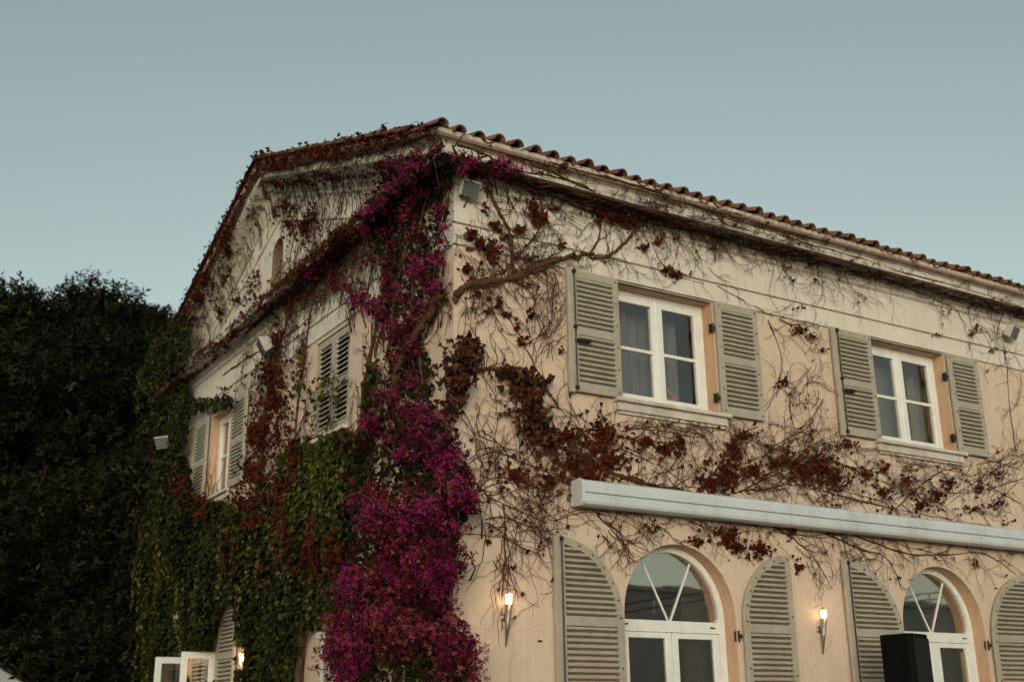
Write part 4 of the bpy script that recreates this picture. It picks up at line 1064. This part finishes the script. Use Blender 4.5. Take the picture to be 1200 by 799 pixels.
def ivy_bulge(X, base, amp, f):
    b = fbm(X*np.array([1,2.6,.8]), f*.8); o = base+amp*np.clip(.42+1.15*b, 0, 1.5)
    d = np.hypot(X[:,1]-5.17, X[:,2]-2.5); o *= np.clip((d-.05)/.5, .30, 1)
    return o
def sample_wall(polys, holes, n, y0, y1, z0, z1, base, amp, f, jit, edge=0.0):
    Q = []; c = 0
    while c < n:
        y = rng.uniform(y0, y1, n*2); z = rng.uniform(z0, z1, n*2); X = np.stack([np.zeros_like(y), y, z], -1)
        o = ivy_bulge(X, base, amp, f)*rng.uniform(1-jit, 1.05, len(y)); X[:,0] = -(o+(profL(y, np.minimum(z, 6.9)) if edge else 0))
        q = proj(X); w2 = 9*fbm(X*2.5, 1.0)+6*fbm(X*9, 1.0); k = np.zeros(len(y), bool)
        for p in polys: k |= inpoly(p, q[:,0]+w2, q[:,1]+w2*.7)
        for h in holes: k &= ~inpoly(h, q[:,0], q[:,1])
        Q.append(X[k]); c += k.sum()
    return np.concatenate(Q)[:n]
PI_ = sample_wall([IVP], HOLES, 50000, 1.0, 11.0, 1.5, 6.4, .04, .30, 1.9, .6)
P2_ = sample_wall(UPV, [], 6200, 0, 11.4, 1.8, 8.2, .03, .22, 2.0, .6, 1.0)
P3_ = sample_wall([[(366,462),(374,440),(398,432),(404,442),(384,452),(372,470),(366,500)],[(388,440),(398,440),(392,500),(384,505)],[(376,470),(366,515),(362,515),(366,480)]], [], 130, 2.0, 3.8, 4.6, 6.0, .05, .1, 2.0, .6)
PA = np.concatenate([PI_, P2_, P3_]); n = len(PA)
patch = fbm(PA*.8+3.0, 1.0)
yl = np.clip(rng.beta(2,2.4,n)+.20*patch+.22*np.clip((proj(PA)[:,0]-270)/110, 0, 1)-.12, 0, 1)
nr = np.array([-1.0,-.2,.5])+rng.normal(0,.5,(n,3)); tip = np.array([-.2,0,-1.0])+rng.normal(0,.55,(n,3))
keep(scatter('leaves', *LEAFI, PA, nr, tip, rng.uniform(.030,.080,n), yl, LEAF_IVY, None, kind='stuff'), ivy)
RI = sample_wall([[(248,610),(300,590),(330,600),(345,640),(300,690),(262,670)],[(285,520),(350,515),(352,560),(330,600),(285,600)],[(280,500),(330,490),(330,560),(280,590)],[(195,555),(225,560),(250,600),(220,620)],[(330,640),(400,610),(398,690),(350,720)]], HOLES, 3600, 1.5, 10, 2, 6.4, .10, .30, 1.9, .15)
RI = RI[(fbm(RI*3.0, 1.0)+rng.normal(0,.25,len(RI))) > .22]; n = len(RI)
keep(scatter('red_leaves', *LEAF3, RI, np.array([-1.0,-.2,.4])+rng.normal(0,.5,(n,3)), np.array([-.2,0,-1.0])+rng.normal(0,.5,(n,3)), rng.uniform(.045,.09,n), rng.beta(2,2,n)*.7, LEAF_RED, None, kind='stuff'), ivy)
# hanging strands in front of the mass
SP = []
for _ in range(150):
    a = PI_[rng.integers(0, len(PI_))]; n_ = random.randrange(8, 26)
    for i in range(n_): SP.append(a+np.array([-.05+rng.normal(0,.012), rng.normal(0,.02), -.035*i]))
SP = np.array(SP); q_ = proj(SP); kk = np.ones(len(SP), bool)
for h in HOLES: kk &= ~inpoly(h, q_[:,0], q_[:,1])
SP = SP[kk]; n = len(SP)
keep(scatter('hanging_strands', *LEAFI, SP, np.array([-1.0,-.3,.4])+rng.normal(0,.5,(n,3)), np.array([-.2,0,-1.0])+rng.normal(0,.4,(n,3)), rng.uniform(.03,.07,n), np.clip(rng.beta(2,2,n)+.25, 0, 1), LEAF_IVY, None, kind='stuff'), ivy)
lv = []; lj = []
for _ in range(160):
    k = rng.integers(0, len(PI_)); grow(lv, lj, 'L', PI_[k,1], PI_[k,2], random.uniform(.6,2.4), random.uniform(.4,1.2), .007, 1, .1, .2, lift=.03)
lv += [stem_px('L', [(x0, 799),(x0+random.uniform(-8,8), 720),(x0+random.uniform(-12,12), 650),(x0+random.uniform(-20,20), 590)], .03, .012) for x0 in (200,235,300,330,355,400)]
keep(tubes('stems', lv, STEM, None, 5, kind='stuff'), ivy)

# ---- bougainvillea on the corner
bou = empty('bougainvillea', (-.25, -.25, 0), 'magenta bougainvillea in bloom climbing the house corner', 'bougainvillea')
BP = [(455,200),(490,182),(520,180),(545,188),(520,222),(516,250),(512,290),(512,325),(498,350),(492,385),(496,410),(508,430),(505,470),(522,500),(532,540),(536,566),(554,570),(552,592),(538,618),(534,660),(522,700),(528,735),(545,738),(548,799),(382,799),(386,760),(392,735),(404,700),(398,680),(396,640),(384,620),(392,605),(412,585),(418,560),(412,520),(425,495),(450,478),(460,440),(459,400),(452,370),(452,345),(452,320),(440,300),(438,280),(428,262),(432,235)]
BP2 = [[(545,190),(580,186),(600,190),(616,203),(600,212),(575,206),(552,212),(535,205)],[(356,308),(372,304),(392,316),(410,332),(428,330),(436,345),(424,356),(408,345),(380,328),(360,324)],[(402,352),(430,345),(446,352),(450,375),(436,372),(426,362)],[(382,612),(362,630),(358,622),(378,604)],[(400,500),(390,505),(402,520),(420,525)]]
BSPARSE = [(430,262),(455,250),(470,290),(450,330),(430,300)]
def bmove(px, py, amt):
    Pw, sd_ = hitany(px, py); d = ray(px, py); return Pw-d*amt, d
cent = []
def add_cl(poly, n, fmin, fmax, rlo, rhi, gap=False):
    xs = [p[0] for p in poly]; ys = [p[1] for p in poly]; c = 0
    while c < n:
        px = random.uniform(min(xs), max(xs)); py = random.uniform(min(ys), max(ys))
        if not inpoly(poly, np.array([px]), np.array([py]))[0]: continue
        if 395 < py < 475 and px > 495: continue
        if gap and fbm(np.array([px*.05, py*.045, 4.0]), 1.0) < (-.50 if py < 480 else -.26): continue
        low = np.clip((py-420)/200, 0, 1)
        amt = random.uniform(fmin, fmax)*(.45+.75*low); X, d = bmove(px, py, amt); cent.append((X, random.uniform(rlo, rhi)*(.75+.35*low), px, py)); c += 1
add_cl(BP, 330, .0, .72, .04, .15, True)
for p, n in zip(BP2, (26, 26, 20, 8, 8)): add_cl(p, n, .05, .22, .05, .10)
# sprays beyond the outline
sprays = []
for _ in range(170):
    k = random.randrange(len(BP)); a, b = BP[k], BP[(k+1) % len(BP)]; t = random.random()
    px, py = a[0]+(b[0]-a[0])*t, a[1]+(b[1]-a[1])*t
    if py > 790: continue
    nx, ny = (b[1]-a[1]), -(b[0]-a[0]); l = math.hypot(nx, ny)+1e-6; nx, ny = nx/l, ny/l
    if py > 250 and 395 < py < 480 and px > 480: continue
    e = random.uniform(2, 15 if py > 420 else 8); qx, qy = px+nx*e, py+ny*e+random.uniform(-3, 6)
    X, d = bmove(px, py, random.uniform(.08, .4)); Y = X+(bmove(qx, qy, .2)[0]-bmove(px, py, .2)[0]); Y = Y if np.linalg.norm(Y-X) < .5 else X
    cent.append((Y, random.uniform(.025, .06), qx, qy)); sprays.append((np.array([X, (X+Y)/2+rng.normal(0,.01,3), Y]), np.array([.005,.004,.003])))
FP = []; FN = []; FT = []; FS = []; LP = []; LN_ = []; LS = []
tocam = -FW
for X, r, px, py in cent:
    tone = random.gauss(.50, .26)
    old = (math.hypot((px-475)/34, (py-590)/14) < 1 and random.random() < .7) or (math.hypot((px-520)/14, (py-600)/26) < 1 and random.random() < .5) or (math.hypot((px-465)/45, (py-750)/34) < 1 and random.random() < .55) or random.random() < (.06 if py < 540 else .22 if py < 690 else .42)
    pur = math.hypot((px-408)/16, (py-665)/26) < 1 or random.random() < .06
    n = int(100*(r/.12)**2)+6
    u = unit(rng.normal(size=(n, 3))); u[:, 2] *= .8
    k = (u@(tocam+np.array([0,-.1,.25])) > -.35); u = u[k]; n = len(u)
    rr = r*rng.uniform(.35, 1.4, n)[:, None]; P = X+u*rr
    FP.append(P); FN.append(u+rng.normal(0,.55,(n,3))); FS.append(rng.uniform(.017,.033,n))
    t = np.clip(rng.normal(tone,.15,n), 0, .80)
    if old: t = np.where(rng.random(n) < random.uniform(.25,.6), rng.uniform(.87,1.0,n), t)
    elif pur: t = np.clip(rng.normal(.76,.06,n), 0, .84)
    else: t = np.where(rng.random(n) < .05, rng.uniform(.86,.96,n), t)
    FT.append(t)
    m = int(14*(r/.12)**2); u2 = unit(rng.normal(size=(m,3))); LP.append(X+u2*r*rng.uniform(.3,1.1,m)[:,None]); LN_.append(u2+rng.normal(0,.5,(m,3))); LS.append(rng.uniform(.025,.055,m))
# loose inner layer of bracts by the walls, tinted dark as shade between clumps
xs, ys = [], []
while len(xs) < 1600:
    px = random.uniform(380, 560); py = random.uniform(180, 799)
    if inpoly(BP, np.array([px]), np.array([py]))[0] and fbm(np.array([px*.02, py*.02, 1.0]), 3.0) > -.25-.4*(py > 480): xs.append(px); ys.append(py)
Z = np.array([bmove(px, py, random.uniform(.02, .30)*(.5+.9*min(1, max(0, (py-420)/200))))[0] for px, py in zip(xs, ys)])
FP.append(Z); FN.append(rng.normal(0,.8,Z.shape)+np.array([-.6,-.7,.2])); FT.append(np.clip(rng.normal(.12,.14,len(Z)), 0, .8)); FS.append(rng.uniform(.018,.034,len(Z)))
FP = np.concatenate(FP); FN = np.concatenate(FN); FT = np.concatenate(FT); FS = np.concatenate(FS)
inside = (FP[:,0] > .0) & (FP[:,1] > .0); FP = FP[~inside]; FN = FN[~inside]; FT = FT[~inside]; FS = FS[~inside]
keep(scatter('bracts', *BRACT, FP, FN, rng.normal(size=(len(FP),3)), FS, FT, BRACT_M, None, kind='stuff'), bou)
# leaves: within the clumps and a dark inner layer near the walls
xs, ys = [], []
while len(xs) < 5000:
    px = random.uniform(380, 560); py = random.uniform(180, 799)
    if inpoly(BP, np.array([px]), np.array([py]))[0]: xs.append(px); ys.append(py)
for px, py in zip(xs, ys):
    low = np.clip((py-420)/200, 0, 1); X, d = bmove(px, py, random.uniform(.03, .30)*(.5+.8*low)); LP.append(X[None]); LN_.append(rng.normal(0,.7,(1,3))+np.array([-.6,-.7,.3])); LS.append(rng.uniform(.035,.075,1))
LP = np.concatenate(LP); LN_ = np.concatenate(LN_); LS = np.concatenate(LS); n = len(LP)
keep(scatter('leaves', *LEAFI, LP, LN_, rng.normal(0,.6,(n,3))+np.array([0,0,-.6]), LS, rng.beta(2,2.6,n), LEAF_BG, None, kind='stuff'), bou)
bl = list(sprays)
for pts, r0, r1 in (([(470,799),(468,700),(480,600),(478,520),(470,470),(462,400),(475,320),(500,240),(522,190)], .045, .014),([(500,799),(505,700),(500,600),(510,520),(500,440),(490,360),(495,280),(510,215)], .035, .012),([(430,799),(440,700),(430,620),(440,540),(455,470)], .04, .02)):
    bl.append(stem_px('L', pts, r0, r1, lift=.05))
for i in range(0, len(cent), 2):
    X, r, px, py = cent[i]; Pw, sd_ = hitany(px+random.uniform(-14,14), min(799, py+random.uniform(10,50))); mid = (Pw+X)/2+rng.normal(0,.05,3)
    bl.append((np.array([Pw, mid, X]), np.array([.010,.007,.004])))
for px, py in ((505,178),(520,172),(535,182),(560,186),(512,200)):
    Pw, sd_ = hitany(px, py); q_ = Pw+np.array([-.12,-.18,-.02]); bl.append((np.array([Pw, (Pw+q_)/2+rng.normal(0,.04,3), q_, q_+rng.normal(0,.1,3)+np.array([0,0,-.15])]), np.array([.012,.010,.008,.005])))
keep(tubes('stems', bl, STEM, None, 6), bou)

# ------------------------------------------------------------------ trees behind the house
def tree(px, dist, top_py, rad, label, zb=2.0, ncl=70, per=430, seed=1, leaf=.215):
    r_ = np.random.default_rng(seed); d = ray(px, top_py); d = d/math.hypot(d[0], d[1]); C = CAM+d*dist; H = float(C[2])
    t = empty('evergreen_tree', (C[0], C[1], 0), label, 'tree', 'dark trees beyond the gable end')
    lines = []
    P = np.array([(0,0,0),(.12,.05,H*.2),(-.05,.12,H*.42),(.1,0,H*.62),(0,.1,H*.85)]); lines.append((P, np.array([.30,.24,.19,.13,.05])))
    ce = []
    for i in range(ncl):
        u = unit(r_.normal(size=3)); q = r_.uniform(.45, 1.0)**.5; zz = (zb+H)/2+u[2]*q*(H-zb)/2*.94
        taper = 1-.80*(max(0, (zz-zb)/(H-zb)-.45)/.55)**1.3
        c = np.array([u[0]*q*rad*taper, u[1]*q*rad*taper, zz]); ce.append((c, r_.uniform(.35,1.1)))
        if i % 2 == 0:
            a = np.array([0,0,max(1.2, zz*.55)]); lines.append((np.array([a, (a+c)/2+r_.normal(0,.2,3)+np.array([0,0,-.15]), c]), np.array([.09,.055,.02])))
    tubes('trunk', lines, TRUNKM, t, 7)
    PP = []; NN = []; TT = []
    for c, r in ce:
        m = int(per*(r/.7)**2); u = unit(r_.normal(size=(m,3))); q = r_.uniform(.25,1.1,m)**.7
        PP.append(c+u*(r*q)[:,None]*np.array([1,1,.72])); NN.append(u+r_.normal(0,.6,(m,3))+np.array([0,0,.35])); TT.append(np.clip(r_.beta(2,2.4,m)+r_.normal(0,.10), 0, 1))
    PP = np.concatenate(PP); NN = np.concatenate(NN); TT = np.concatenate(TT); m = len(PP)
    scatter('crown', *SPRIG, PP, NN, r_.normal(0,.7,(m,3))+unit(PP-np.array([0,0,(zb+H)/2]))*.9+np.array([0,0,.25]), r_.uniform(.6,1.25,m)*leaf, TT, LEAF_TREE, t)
    return t
tree(105, 25.0, 333, 2.5, 'tall dark evergreen with a pointed top, beside the gable end', 1.6, 100, 380, 11)
tree(168, 28.5, 342, 2.7, 'dark evergreen crown meeting the ivy at the end of the house', 1.6, 90, 380, 12)
tree(28, 24.0, 348, 2.0, 'dark evergreen with sky showing through its thin crown', 1.6, 60, 340, 13)
tree(-55, 26.0, 342, 2.4, 'dark evergreen above the white parasol', 1.4, 76, 360, 14)
tree(60, 32.0, 372, 3.6, 'broad dark evergreen standing behind the other trees', 1.2, 100, 330, 15, .24)
tree(214, 25.5, 358, 1.7, 'slender dark evergreen pressed against the end of the house', 1.2, 60, 330, 18)
tree(150, 22.5, 540, 2.0, 'low dark evergreen growing under the taller trees', .6, 70, 380, 16)
tree(-5, 21.5, 580, 2.2, 'low dark evergreen next to the white parasol', .6, 70, 380, 17)
